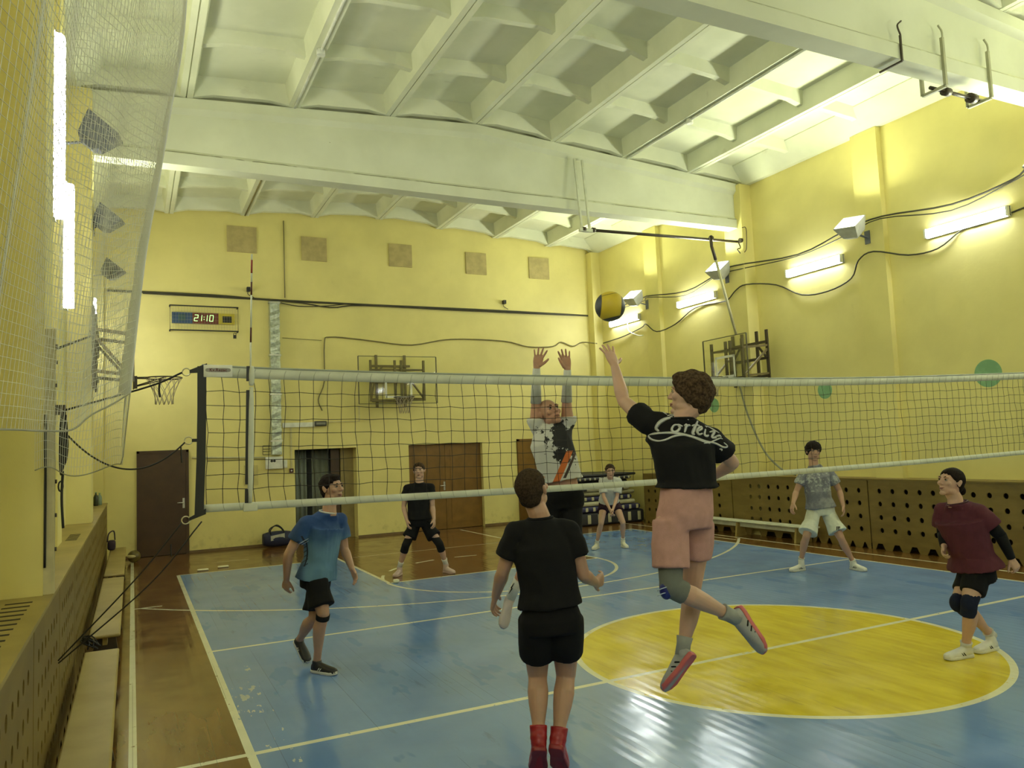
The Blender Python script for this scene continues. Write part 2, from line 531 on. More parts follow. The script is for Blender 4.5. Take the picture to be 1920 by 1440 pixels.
flush_door(4, 8.60, 9.60, 2.03, M_door, YF-0.03, hx=9.5)
# open doorway: dark leaf folded against the right jamb
d = flush_door(2, 4.02, 4.22, 2.0, M_door_dark, YF+0.33, frame=False)
M_curt = mat('grey_panel', (0.19, 0.22, 0.19), 0.6)
M_dark = mat('near_black', (0.012, 0.012, 0.012), 0.6)
mb = MB()
for k in range(30):
    pass
def corrugated(x0, x1, y, z0, z1, amp, waves, th=0.01, nseg=60):
    ring = []
    for i in range(nseg+1):
        t = i/nseg; ring.append((x0+(x1-x0)*t, y+amp*math.sin(t*waves*2*math.pi)))
    poly = [(a, b) for a, b in ring]+[(a, b+th) for a, b in reversed(ring)]
    m_ = MB(); nn = len(poly)
    m_.loft([[(a, b, z0) for a, b in poly], [(a, b, z1) for a, b in poly]])
    return m_
c1 = obj('door_curtain', corrugated(3.19, 3.50, YF+0.42, 0.03, 1.99, 0.02, 3), M_curt); tag(c1, 'narrow grey curtain strip hanging at the left jamb of open doorway', 'curtain')
c2 = obj('door_curtain', corrugated(3.62, 4.0, YF+0.45, 0.03, 1.99, 0.02, 3), mat('grey_green_panel', (0.15, 0.165, 0.13), 0.6)); tag(c2, 'wider grey-green curtain hanging in the middle of open doorway', 'curtain')
# jamb lining
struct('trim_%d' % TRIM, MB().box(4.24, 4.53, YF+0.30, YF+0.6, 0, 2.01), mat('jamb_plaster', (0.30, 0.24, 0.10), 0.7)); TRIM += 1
# ================================================================ lamps
M_tube = emit_mat('fluorescent_glow', TUBE_COL, TUBE_STRENGTH)
M_tube_b = emit_mat('fluorescent_glow_dim', TUBE_COL, TUBE_STRENGTH*0.42)
M_white = mat('white_enamel', (0.75, 0.76, 0.70), 0.45)
M_black = mat('black_plastic', (0.015, 0.015, 0.016), 0.5)
M_cable = mat('dark_cable', (0.055, 0.05, 0.03), 0.6)
M_cable2 = mat('brown_cable', (0.20, 0.17, 0.07), 0.6)
ORD = ['nearest', 'second', 'third', 'fourth', 'farthest']
def tube_light(c, d, out, L, label, group, q=1.0):
    """fluorescent fitting centred at c, lying along unit d, standing off the wall along out"""
    c, d, out = V(c), V(d), V(out); s = d.cross(out)
    t = thing('tube_light', label, 'light', c-V((0, 0, 0.08)), group)
    b = MB().obox(c-out*0.03, d*L/2, s*0.075, out*0.02)
    for k in (-1, 1): b.obox(c+d*k*(L/2-0.015)+out*0.01, d*0.015, s*0.07, out*0.035)
    obj('housing', b, M_white, t)
    e = d*(L/2-0.03)
    if q != 1.0:
        for k in (-1, 1): obj('bracket', MB().box(XL, c.x-0.045, c.y-0.02, c.y+0.02, c.z+k*L*0.32-0.02, c.z+k*L*0.32+0.02), M_white, t)
    obj('bloomed_tube', MB().loft([[c+e*k+s*a*q+out*(h+(0.07*(q-1)*2 if h > 0 else 0)) for a, h in ((-0.07, -0.01), (-0.065, 0.022), (-0.035, 0.042), (0.035, 0.042), (0.065, 0.022), (0.07, -0.01))] for k in (-1, 1)], smooth=False), M_tube if q == 1.0 else M_tube_b, t)  # glowing body made broader than the tube to stand in for its bloom
    return t
for i, y in enumerate((7.02, 9.86, 13.10, 15.85)):
    nm = ['nearest', 'second nearest', 'third nearest', 'farthest'][i]
    tube_light((XR-0.06, y, 4.90), (0, 1, 0), (-1, 0, 0), 1.28, 'horizontal fluorescent fitting on the right wall, %s of the row in view' % nm, 'fluorescent fittings along the right wall')
for i, y in enumerate((-3.6, 1.2, 4.2)):
    tube_light((XR-0.06, y, 4.90), (0, 1, 0), (-1, 0, 0), 1.28, 'horizontal fluorescent fitting on right wall, '+('behind the camera', 'level with the camera', 'just outside the right frame edge')[i], 'fluorescent fittings near the camera end')
for i, (x, y, z, L) in enumerate(((-0.55, 6.45, 4.41, 1.42), (-0.66, 9.35, 4.23, 1.38), (-0.68, 15.7, 4.22, 1.36))):
    nm = ['tallest and closest to camera', 'beside the first, lower behind the netting', 'far one above the side basketball frame'][i]
    tube_light((x, y, z), (0, 0, 1), (1, 0, 0), L, 'upright fluorescent fitting on left wall, '+nm, 'upright fluorescent fittings on the left wall', 1.45)

for i, (x, y) in enumerate(((-0.66, 0.7), (-0.66, -1.8))):
    tube_light((x, y, 4.72), (0, 0, 1), (1, 0, 0), 1.5, 'upright fluorescent fitting on left wall, '+('beside the camera', 'behind the camera')[i], 'fluorescent fittings near the camera end')

for i, x in enumerate((1.2, 7.5)):  # unseen fittings added to brighten the near face of the left column
    tube_light((x, YN+0.06, 4.6), (1, 0, 0), (0, 1, 0), 1.28, 'added unseen fluorescent fitting on near wall behind the camera, '+('left one', 'right one')[i], 'fluorescent fittings near the camera end')

M_flood = mat('grey_floodlight_shell', (0.55, 0.56, 0.50), 0.5)
M_flood_d = mat('slate_floodlight_shell', (0.13, 0.14, 0.17), 0.5)
M_lens = emit_mat('floodlight_lens', (0.98, 1.0, 0.80), 12.0)
def floodlight(side, y, label, group, power=1.0):
    """trumpet-shaped flood on the wall, throwing up at the roof"""
    s = -1 if side == 'R' else 1
    col_ = min(abs(y-q) for q in (-0.4, 5.6, 11.6)) < 0.3; pil_ = min(abs(y-q) for q in (2.6, 8.6, 14.6)) < 0.3
    xw = (10.82 if col_ else 10.99 if pil_ else XR) if side == 'R' else (-0.47 if col_ else -0.62 if pil_ else XL)
    dirv = V((s*0.62, -0.16, 0.77)).normalized()
    c = V((10.62 if side == 'R' else -0.30, y, 5.24))
    t = thing('floodlight', label, 'floodlight', (xw, y, 5.0), group)
    a = V((0, 1, 0)); a = (a-dirv*a.dot(dirv)).normalized(); b_ = dirv.cross(a)
    def sq(cn, h, w): return [cn+a*h*i+b_*w*j for i, j in ((1, 1), (-1, 1), (-1, -1), (1, -1))]
    mb = MB().loft([sq(c-dirv*0.17, 0.08, 0.07), sq(c-dirv*0.12, 0.13, 0.12), sq(c+dirv*0.10, 0.20, 0.17), sq(c+dirv*0.115, 0.20, 0.17), sq(c+dirv*0.105, 0.185, 0.155)], smooth=False)
    obj('shell', mb, M_flood if side == 'R' else M_flood_d, t)
    obj('lens', MB().loft([sq(c+dirv*0.108, 0.18, 0.15), sq(c+dirv*0.112, 0.18, 0.15)], smooth=False), M_lens, t)
    br = MB().bar((xw, y, 5.10), c-dirv*0.10, 0.05, 0.012, (0, 0, 1)).box(min(xw, xw+s*0.015), max(xw, xw+s*0.015), y-0.05, y+0.05, 5.0, 5.22)
    obj('bracket', br, M_flood_d, t)
    ld = bpy.data.lights.new('floodlight_lamp', 'AREA'); ld.shape = 'RECTANGLE'; ld.size = 0.34; ld.size_y = 0.28
    ld.energy = FLOOD_W*power; ld.color = FLOOD_COL; ld.spread = math.radians(165)
    lo = bpy.data.objects.new('lamp', ld); COL.objects.link(lo); lo.parent = t
    m = Matrix((( a.x, b_.x, -dirv.x), (a.y, b_.y, -dirv.y), (a.z, b_.z, -dirv.z))).to_4x4()
    lo.matrix_local = Matrix.Translation(c+dirv*0.12-V((xw, y, 5.0))) @ m
    return t
for i, y in enumerate((8.65, 11.85, 14.80)):
    floodlight('R', y, 'lit square floodlight on the right wall, %s of the three in view' % ('nearest', 'middle', 'farthest')[i], 'floodlights on the right wall')
for i, y in enumerate((5.62, 8.66, 11.75, 14.9)):
    floodlight('L', y, 'dark-shelled floodlight high on left wall behind netting, %s' % ('nearest at the frame top', 'second nearest', 'third nearest', 'farthest')[i], 'floodlights on the left wall', 0.22)
OUT = ['behind the camera, farthest back', 'level with the camera', 'ahead of the camera, outside the frame', 'by the near girder, outside the frame']
for k_, y in enumerate((-3.4, -0.4, 2.6, 5.62)):
    floodlight('R', y, 'square floodlight on right wall '+OUT[k_], 'floodlights beside the camera')
for k_, y in enumerate((-3.4, -0.4)):
    floodlight('L', y, 'square floodlight on left wall '+OUT[k_], 'floodlights beside the camera', 0.3)

# ================================================================ cables and pipes
def cable(name, pts, r, m, label, cat='cable', k=4, group=None):
    return tag(obj(name, MB().tube(smooth_path(pts, k) if k > 1 else pts, r, 6), m), label, cat, group)
mb = MB()
mb.tube(smooth_path([(XL+0.3, 17.17, 5.33), (1.5, 17.17, 5.33), (2.6, 17.17, 5.29), (5, 17.16, 5.27), (8, 17.16, 5.27), (10.8, 17.16, 5.24)]), 0.022, 6)
mb.tube(smooth_path([(0.2, 17.15, 5.30), (3, 17.15, 5.27), (4.0, 17.15, 5.17), (4.8, 17.15, 5.25), (7.5, 17.15, 5.23), (10.8, 17.15, 5.23)]), 0.014, 6)
mb.tube(smooth_path([(2.7, 17.15, 5.27), (3.3, 17.15, 5.17), (3.9, 17.15, 5.20), (4.4, 17.15, 5.27)]), 0.010, 6)
tag(obj('cable_bundle', mb, M_cable), 'thick dark cable bundle running straight across the far wall', 'cable')
cable('loose_cable', [(3.78, 17.17, 1.9+0.95), (3.70, 17.17, 3.1), (3.84, 17.17, 3.5), (3.86, 17.17, 4.36), (3.98, 17.17, 4.50), (4.6, 17.17, 4.47), (5.0, 17.17, 4.43), (5.9, 17.17, 4.36), (6.9, 17.17, 4.52), (8.3, 17.17, 4.51), (9.0, 17.17, 4.38), (9.7, 17.17, 4.40), (9.95, 17.17, 4.52), (10.3, 17.17, 4.42), (10.6, 17.17, 4.53), (10.9, 16.93, 4.47)], 0.014, M_cable2, 'thin wavy brown cable drooping across far wall below the straight bundle')
tag(obj('loose_cable', MB().tube([(3.02, 17.18, 7.08), (3.02, 17.18, 5.35)], 0.010, 6), M_cable2), 'thin upright conduit from the roof down between beige panels', 'cable')
tag(obj('loose_cable', MB().tube([(2.95, 17.18, 4.46), (3.8, 17.18, 4.42)], 0.006, 5), M_cable2), 'faint straight wire right of the silver duct on far wall', 'cable')
# right wall upper cable pair between the floodlights and lower wavy cable
mb = MB()
pts = [(11.05, 17.0, 5.27), (10.98, 15.0, 5.30), (10.9, 14.6, 5.28), (11.03, 13.4, 5.16), (10.9, 12.2, 5.28), (10.79, 11.6, 5.30), (11.03, 10.2, 5.20), (10.91, 9.0, 5.32), (10.91, 8.3, 5.36), (11.05, 7.2, 5.24), (11.05, 6.3, 5.32), (10.80, 5.9, 5.36), (10.80, 5.3, 5.36)]
mb.tube(smooth_path(pts), 0.014, 6)
mb.tube(smooth_path([(a, b+0.03, c-0.03-0.06*(k % 2)) for k, (a, b, c) in enumerate(pts)]), 0.010, 6)
tag(obj('cable_bundle', mb, M_cable), 'twisted dark cables strung between floodlights along the right wall', 'cable')
pts = [(11.07, 16.9, 4.48), (11.07, 16.0, 4.52), (11.07, 15.2, 4.62), (10.92, 14.8, 4.64), (10.92, 14.4, 4.40), (11.07, 13.9, 4.50), (11.07, 13.2, 4.74), (11.07, 12.4, 4.72), (10.80, 11.85, 4.66), (10.79, 11.6, 4.80), (10.80, 11.3, 4.86), (11.07, 10.8, 4.76), (11.07, 10.2, 4.45), (11.07, 9.6, 4.40), (11.07, 9.1, 4.52), (10.91, 8.8, 4.75), (10.91, 8.5, 4.83), (11.07, 8.0, 4.66), (11.07, 7.5, 4.64), (11.07, 7.1, 4.82), (11.07, 6.8, 4.83), (11.07, 6.1, 4.90), (10.80, 5.6, 4.9)]
cable('loose_cable', pts, 0.013, M_cable, 'thin cable sagging in loops below the tube lights, right wall')
cable('loose_cable', [(11.06, 15.75, 4.83), (11.05, 15.70, 4.62), (11.03, 15.3, 4.45), (11.04, 15.1, 4.42)], 0.012, M_white, 'short white cord hanging below the farthest right wall tube light')
cable('loose_cable', [(10.62, 11.5, 2.95), (10.66, 11.35, 2.3), (10.68, 11.0, 1.6), (10.62, 10.5, 1.25), (10.72, 10.3, 1.17)], 0.018, mat('grey_cable', (0.24, 0.24, 0.16), 0.6), 'thick grey cable hanging from right backboard down to the casing')
# pipes along the roof ribs
def rib_pipe(x, label):
    t = thing('ceiling_conduit', label, 'conduit', (x, 5.75, zrib(x)-0.1))
    z = zrib(x)-0.022
    obj('pipe', MB().tube([(x, 5.80, z), (x, 11.4, z)], 0.02, 8), M_white, t)
    obj('junction_box', MB().cyl((x, 9.62, z-0.06), (x, 9.62, z+0.02), 0.055, n=16), M_white, t)
    return t
rib_pipe(XC-3.0, 'white pipe with round junction box under left roof rib')
rib_pipe(XC+3.0, 'white pipe with round junction box under right roof rib')
tag(obj('ceiling_conduit', MB().tube([(XC-3.0, 11.8, zrib(2.2)-0.018), (XC-3.0, 17.1, zrib(2.2)-0.018)], 0.016, 8), M_cable2), 'thin dark pipe under a rib of the far roof bay', 'conduit')

# ================================================================ far wall fittings
M_beige = mat('beige_board', (0.46, 0.38, 0.17), 0.8)
for i, (x0, z0, x1, z1) in enumerate(((1.83, 6.30, 2.44, 6.87), (3.40, 6.22, 3.96, 6.76), (5.42, 6.22, 5.98, 6.76), (7.37, 6.16, 7.92, 6.70), (9.12, 6.15, 9.70, 6.70))):
    nm = ['leftmost', 'second from left', 'middle', 'second from right', 'rightmost'][i]
    m_ = MB().box(x0, x1, YF-0.03, YF, z0, z1)
    for k in range(4):
        a = (x0, z0) if k == 0 else (x1, z0) if k == 1 else (x0, z1) if k == 2 else (x1, z1)
        m_.cyl((a[0]+(0.03 if k % 2 == 0 else -0.03), YF-0.034, a[1]+(0.03 if k < 2 else -0.03)), (a[0]+(0.03 if k % 2 == 0 else -0.03), YF-0.028, a[1]+(0.03 if k < 2 else -0.03)), 0.008, n=6)
    tag(obj('vent_cover', m_, M_beige), 'square beige board under the roof on far wall, %s of five' % nm, 'vent cover', 'beige vent covers')
for x in (2.25, 8.35):
    t = thing('security_camera', 'small black camera above the far wall cable, %s' % ('near the silver duct' if x < 5 else 'right of the middle'), 'camera', (x, YF, 5.3), 'small cameras over the cable')
    obj('body', MB().box(x-0.035, x+0.035, YF-0.12, YF-0.02, 5.44, 5.53), M_black, t)
    obj('cord', MB().tube(smooth_path([(x-0.01, YF-0.04, 5.44), (x, YF-0.04, 5.38), (x+0.12, YF-0.03, 5.32)]), 0.008, 5), M_cable, t)

# scoreboard clock in its wire cage
def clock():
    x0, x1, z0, z1, y = 0.70, 2.02, 4.55, 5.06, YF
    t = thing('digital_clock', 'caged digital clock panel reading 21:10 on far wall', 'clock', ((x0+x1)/2, YF, z0))
    A, B = 0.74, 1.96
    zz0, zz1 = 4.71, 4.94
    obj('blue_panel', MB().box(A, 1.13, y-0.07, y-0.005, zz0, zz1), mat('clock_blue', (0.03, 0.07, 0.16), 0.4), t)
    obj('blue_window', MB().box(0.86, 1.0, y-0.075, y-0.068, zz0+0.05, zz1-0.04), mat('clock_teal', (0.03, 0.08, 0.09), 0.3), t)
    obj('red_panel', MB().box(1.13, 1.64, y-0.07, y-0.005, zz0, zz1), mat('clock_red', (0.15, 0.03, 0.02), 0.4), t)
    obj('yellow_panel', MB().box(1.64, B, y-0.07, y-0.005, zz0, zz1), mat('clock_yellow', (0.55, 0.45, 0.04), 0.4), t)
    obj('small_display', MB().box(1.72, 1.90, y-0.076, y-0.068, zz0+0.035, zz1-0.06), M_black, t)
    segs = {'0': 'abcdef', '1': 'bc', '2': 'abged'}
    mb = MB()
    def digit(ch, x):
        h, w_, th = 0.125, 0.066, 0.0105; zb = 4.765; sl = 0.012
        def seg(xa, za, xb, zb_): mb.bar((xa, y-0.073, za), (xb, y-0.073, zb_), th, 0.004, (0, 1, 0))
        P = {'a': ((0, h), (w_, h)), 'd': ((0, 0), (w_, 0)), 'g': ((0, h/2), (w_, h/2)), 'b': ((w_, h), (w_, h/2)), 'c': ((w_, h/2), (w_, 0)), 'e': ((0, h/2), (0, 0)), 'f': ((0, h), (0, h/2))}
        for s_ in segs[ch]:
            (a, b_), (c, d) = P[s_]; seg(x+a+sl*b_/h, zb+b_, x+c+sl*d/h, zb+d)
    for ch, x in (('2', 1.165), ('1', 1.238), ('1', 1.345), ('0', 1.462)): digit(ch, x)
    for z in (4.80, 4.85): mb.box(1.350, 1.362, y-0.075, y-0.071, z-0.007, z+0.007)
    obj('digits', mb, emit_mat('clock_digit_glow', (0.45, 1.0, 0.30), 1.6), t)
    cg = MB(); r = 0.015; yy = y-0.16
    for yk in (yy,):
        cg.tube([(x0, yk, z0), (x1, yk, z0), (x1, yk, z1), (x0, yk, z1)], r, 5, closed=True)
    for (a, b_) in ((x0, z0), (x1, z0), (x1, z1), (x0, z1)): cg.tube([(a, yy, b_), (a, y, b_)], r, 5)
    obj('cage_frame', cg, M_black, t)
    cw = MB()
    for k in range(1, 24): cw.tube([(x0+(x1-x0)*k/24, yy, z0), (x0+(x1-x0)*k/24, yy, z1)], 0.0013, 4)
    for k in range(1, 7): cw.tube([(x0, yy, z0+(z1-z0)*k/7), (x1, yy, z0+(z1-z0)*k/7)], 0.0013, 4)
    obj('cage_mesh', cw, mat('cage_wire', (0.35, 0.32, 0.2), 0.5), t)
    obj('padlock', MB().box(1.92, 1.98, yy-0.02, yy+0.02, 4.40, 4.47).torus((1.95, yy, 4.49), 0.025, 0.006, (V((1, 0, 0)), V((0, 0, 1))), 16, 5).tube([(1.97, yy, 4.5), (2.02, yy, 4.56)], 0.006, 5), M_black, t)
    return t
clock()

# silver ventilation duct with sockets at its foot
M_foil = mat('silver_foil', (0.50, 0.55, 0.50), 0.28, 0.75, var=0.25, vscale=18, bump=0.8, bscale=9)
t = thing('duct', 'upright silver foil-wrapped duct on the far wall', 'duct', (2.74, YF, 1.9))
mb = MB()
rings = []
for k in range(40):
    z = 1.92+(5.24-1.92)*k/39; j = 0.006*math.sin(k*2.3)
    rings.append([(2.68+j, YF-0.14+j, z), (2.88+j, YF-0.14-j, z), (2.89, YF-0.004, z), (2.67, YF-0.004, z)])
mb.loft(rings, smooth=False)
obj('duct_body', mb, M_foil, t)
mb = MB()
for z in (5.20, 4.05, 3.2, 2.2): obj('duct_strap', MB().box(2.655, 2.90, YF-0.15, YF-0.004, z, z+0.03), M_metal, t)
t = thing('socket_box', 'white electrical box with two round sockets under the silver duct', 'electrical box', (2.72, YF, 1.6))
obj('box', MB().rbox(2.55, 2.90, YF-0.11, YF-0.001, 1.62, 1.88, 0.012), M_white, t)
obj('socket', MB().cyl((2.67, YF-0.115, 1.79), (2.67, YF-0.105, 1.79), 0.028, n=14).cyl((2.725, YF-0.115, 1.79), (2.725, YF-0.105, 1.79), 0.028, n=14), M_black, t)
tag(obj('switch_box', MB().rbox(2.92, 3.0, YF-0.08, YF, 1.63, 1.80, 0.01), M_white), 'small pale switch box right of the socket box', 'switch')
mb = MB()
for z in (1.93, 2.0, 2.05, 2.12): mb.tube([(2.50, YF-0.04, z), (2.66, YF-0.04, z)], 0.006, 5)
mb.tube([(2.50, YF-0.04, 1.93), (2.50, YF-0.04, 2.12)], 0.006, 5)
tag(obj('wire_rack', mb, M_cable), 'little dark wire rack left of the duct foot', 'wire rack')
tag(obj('cable_trunking', MB().box(2.92, 3.62, YF-0.04, YF, 2.50, 2.60), M_white), 'white flat trunking from the duct to grey speaker unit', 'trunking')
t = thing('speaker', 'small dark grey horizontal unit at the end of white trunking', 'speaker', (3.72, YF, 2.5))
obj('body', MB().rbox(3.60, 3.86, YF-0.10, YF, 2.51, 2.62, 0.012), mat('dark_grey', (0.05, 0.05, 0.04), 0.4), t)
obj('grille', MB().box(3.63, 3.83, YF-0.106, YF-0.098, 2.54, 2.59), mat('mid_grey', (0.25, 0.25, 0.2), 0.5), t)
tag(obj('cable_trunking', MB().box(3.86, 4.62, YF-0.02, YF, 2.59, 2.61).box(4.60, 4.63, YF-0.02, YF, 2.6, 2.95), mat('pale_yellow_trunking', (0.62, 0.56, 0.30), 0.6)), 'thin pale trunking rising from grey unit toward far backboard', 'trunking')
tag(obj('cable_trunking', MB().box(3.08, 3.115, YF-0.02, YF, 1.60, 2.50), mat('pale_yellow_trunking', (0.62, 0.56, 0.30), 0.6)), 'thin upright pale trunking left of open doorway', 'trunking')
t = thing('alarm_button', 'small dark square alarm button with white centre beside open doorway', 'alarm button', (3.09, YF, 1.5))
obj('case', MB().box(3.05, 3.13, YF-0.05, YF, 1.52, 1.61), mat('dark_red', (0.08, 0.02, 0.015), 0.4), t)
obj('button', MB().cyl((3.09, YF-0.055, 1.565), (3.09, YF-0.048, 1.565), 0.018, n=12), M_white, t)
tag(obj('conduit', MB().tube([(1.10, YF-0.03, 1.93), (2.55, YF-0.03, 1.87)], 0.018, 8), mat('pale_conduit', (0.55, 0.52, 0.32), 0.5)), 'pale pipe from dark brown door to the socket box', 'conduit')
t = thing('plate', 'faint pale rectangular plate on far wall left of the socket box', 'plate', (2.25, YF, 1.3))
obj('plate_face', MB().box(2.12, 2.40, YF-0.015, YF, 1.3, 1.72), mat('plate_paint', (0.60, 0.52, 0.20), 0.5), t)

# ================================================================ basketball backboards
M_steel_br = mat('brown_painted_steel', (0.17, 0.13, 0.055), 0.5)
M_steel_dk = mat('dark_painted_steel', (0.05, 0.035, 0.02), 0.45)
M_net_c = mat('hoop_net_cord', (0.42, 0.36, 0.25), 0.8)
def glass_mat():
    m, nt, b = new_mat('clear_backboard_glass')
    b.inputs['Base Color'].default_value = (0.92, 0.95, 0.9, 1); b.inputs['Roughness'].default_value = 0.03
    b.inputs['Transmission Weight'].default_value = 1.0; b.inputs['IOR'].default_value = 1.12
    b.inputs['Specular IOR Level'].default_value = 1.0
    tr = nt.nodes.new('ShaderNodeBsdfTransparent'); tr.inputs[0].default_value = (0.96, 0.97, 0.93, 1)
    gl = nt.nodes.new('ShaderNodeBsdfGlossy'); gl.inputs[1].default_value = 0.04
    fr = nt.nodes.new('ShaderNodeLayerWeight'); fr.inputs[0].default_value = 0.12
    mx = nt.nodes.new('ShaderNodeMixShader')
    nt.links.new(fr.outputs[1], mx.inputs[0]); nt.links.new(tr.outputs[0], mx.inputs[1]); nt.links.new(gl.outputs[0], mx.inputs[2])
    nt.links.new(mx.outputs[0], nt.nodes['Material Output'].inputs[0])
    return m
M_glass = glass_mat()
M_edge = mat('backboard_edge', (0.10, 0.09, 0.05), 0.5)
M_paint_w = mat('white_target_paint', (0.75, 0.75, 0.65), 0.5)

def backboard(origin, n, zb, W, H, wall_d, label, hoop_r=0.225, style='far'):
    """origin: foot point under the board centre, n: unit vector toward the court, zb: bottom edge height"""
    o = V(origin); n = V(n); s = n.cross(V((0, 0, 1))); up = V((0, 0, 1))
    t = thing('basketball_backboard', label, 'basketball backboard', o+up*(zb-0.4))
    def P(a, d, z): return o+s*a+n*d+up*z
    g = MB().obox(P(0, 0, zb+H/2), s*W/2, n*0.006, up*H/2)
    obj('glass_board', g, M_glass, t)
    e = MB()
    for a in (-1, 1): e.bar(P(a*W/2, 0, zb), P(a*W/2, 0, zb+H), 0.02, 0.02, n)
    for z in (0, H): e.bar(P(-W/2, 0, zb+z), P(W/2, 0, zb+z), 0.014, 0.014, n)
    obj('board_edge', e, M_edge, t)
    tw, th, tz = (0.59, 0.45, 0.15) if W > 1.5 else (0.50, 0.38, 0.12)
    q = MB(); lw = 0.045
    for a in (-1, 1): q.obox(P(a*(tw/2), 0.008, zb+tz+th/2), s*lw/2, n*0.001, up*(th/2+lw/2))
    for z in (0, 1): q.obox(P(0, 0.008, zb+tz+th*z), s*tw/2, n*0.001, up*lw/2)
    obj('target_square', q, M_paint_w, t)
    m = M_steel_br
    f = MB(); d = -0.05
    cols = (-0.62, -0.09, 0.06, 0.62) if W > 1.5 else (-0.42, -0.10, 0.02, 0.42)
    for a in cols: f.bar(P(a, d, zb+0.06), P(a, d, zb+H-0.08), 0.05, 0.04, n)
    for z in (0.08, H*0.72): f.bar(P(cols[0], d-0.03, zb+z), P(cols[-1], d-0.03, zb+z), 0.04, 0.04, n)
    obj('support_frame', f, m if W > 1.5 else M_steel_dk, t)
    k = MB(); wd = wall_d
    for a in (cols[0], cols[-1]):
        for z in (0.10, H*0.72):
            k.bar(P(a, d, zb+z), P(a*(1.1 if W < 1.5 else 0.55), -wd, zb+z+0.05), 0.04)
        k.bar(P(a, d, zb+0.10), P(a*(1.1 if W < 1.5 else 0.55), -wd, zb+H*0.72), 0.035)
    obj('support_arm', k, m, t)
    wf = MB()
    for a in ((-0.34, 0.34) if W > 1.5 else (-0.46, -0.2, 0.2, 0.46)): wf.bar(P(a, -wd+0.02, zb-0.05), P(a, -wd+0.02, zb+H+0.1), 0.06, 0.03, n)
    for z in (0.1, H*0.5, H*0.85): wf.bar(P(-0.46, -wd+0.04, zb+z), P(0.46, -wd+0.04, zb+z), 0.05, 0.03, n)
    wf.bar(P(-0.46, -wd+0.05, zb+H*0.5), P(-0.2, -wd+0.05, zb+H*0.85), 0.04, 0.02, n).bar(P(0.46, -wd+0.05, zb+H*0.5), P(0.2, -wd+0.05, zb+H*0.85), 0.04, 0.02, n)
    obj('mounting_frame', wf, M_steel_dk if W < 1.5 else m, t)
    # hoop
    hz = zb+0.12 if W > 1.5 else zb+0.10
    hc = P(0, 0.15+hoop_r, hz)
    hp = MB().torus(hc, hoop_r, 0.009, (s, n), 36, 6)
    obj('rim', hp, M_steel_dk, t)
    b_ = MB().obox(P(0, 0.025, hz-0.06), s*0.07, n*0.02, up*0.08)
    for a in (-1, 1):
        b_.tube([P(a*0.06, 0.03, hz-0.11), hc+s*a*hoop_r*0.86+n*(hoop_r*0.1)], 0.008, 6)
        b_.tube([P(a*0.06, 0.03, hz), P(a*0.10, 0.19, hz)], 0.008, 6)
    obj('rim_bracket', b_, M_steel_dk, t)
    nb = MB(); N = 12; rows = 4; LH = 0.36
    rad = [hoop_r, hoop_r*0.80, hoop_r*0.62, hoop_r*0.52, hoop_r*0.50]
    for i in range(N):
        for sg in (-1, 1):
            pts = []
            for r_ in range(rows+1):
                a = 2*math.pi*(i+sg*0.5*r_)/N
                pts.append(hc+s*math.cos(a)*rad[r_]+n*math.sin(a)*rad[r_]-up*LH*r_/rows)
            nb.tube(pts, 0.0045, 4)
    obj('hoop_net', nb, M_net_c, t)
    return t
backboard((5.37, 16.6, 0), (0, -1, 0), 2.95, 1.82, 1.06, 0.58, 'large glass backboard with hoop in the middle of the far wall')
backboard((10.15, 11.32, 0), (-1, 0, 0), 2.92, 1.20, 0.88, 0.66, 'small glass backboard on a dark steel frame, right wall')
backboard((0.02, 11.5, 0), (1, 0, 0), 2.92, 1.20, 0.88, 0.48, 'small glass backboard seen edge-on behind the netting, left wall')

# strut bar with swinging rod over the right backboard
t = thing('rope_bar', 'dark steel bar hung below the far girder toward right wall', 'bar', (7.15, 11.3, 5.5))
obj('bar', MB().tube([(7.12, 11.3, 5.63), (10.9, 11.42, 5.74)], 0.028, 8), M_steel_dk, t)
h = MB()
for x in (7.08, 7.24): h.bar((x, 11.3, 5.62), (x, 11.44, 6.95), 0.035)
h.obox((7.16, 11.3, 5.62), (0.13, 0, 0), (0, 0.03, 0), (0, 0, 0.03))
obj('hanger', h, mat('painted_bracket', (0.62, 0.64, 0.50), 0.5), t)
e = MB()
for x in (7.12, 7.32, 10.0, 10.75): e.tube([(x-0.03, 11.3+0.03*(x-7)/3.8, 5.63+0.03*(x-7)), (x+0.03, 11.3+0.03*(x-7)/3.8, 5.63+0.03*(x-7))], 0.045, 8)
e.tube(smooth_path([(10.72, 11.38, 5.73), (10.75, 11.35, 5.60), (10.66, 11.34, 5.56), (10.72, 11.33, 5.48)]), 0.012, 5)
e.tube(smooth_path([(10.80, 11.33, 6.0), (10.88, 11.30, 5.98), (10.86, 11.30, 5.6), (10.80, 11.30, 5.5)]), 0.008, 5)
obj('clamp', e, M_steel_dk, t)
t = thing('swing_rod', 'pale slanting rod hooked on the bar above right backboard', 'rod', (10.3, 11.2, 3.7))
obj('rod', MB().tube([(10.03, 11.27, 5.30), (10.42, 11.27, 3.86)], 0.026, 8), mat('pale_rod', (0.52, 0.50, 0.30), 0.5), t)
obj('hook', MB().tube([(9.97, 11.3, 5.74), (9.97, 11.29, 5.55), (10.03, 11.27, 5.28)], 0.03, 8).torus((9.97, 11.3, 5.71), 0.05, 0.012, (V((0, 1, 0)), V((0, 0, 1))), 14, 5), M_steel_dk, t)

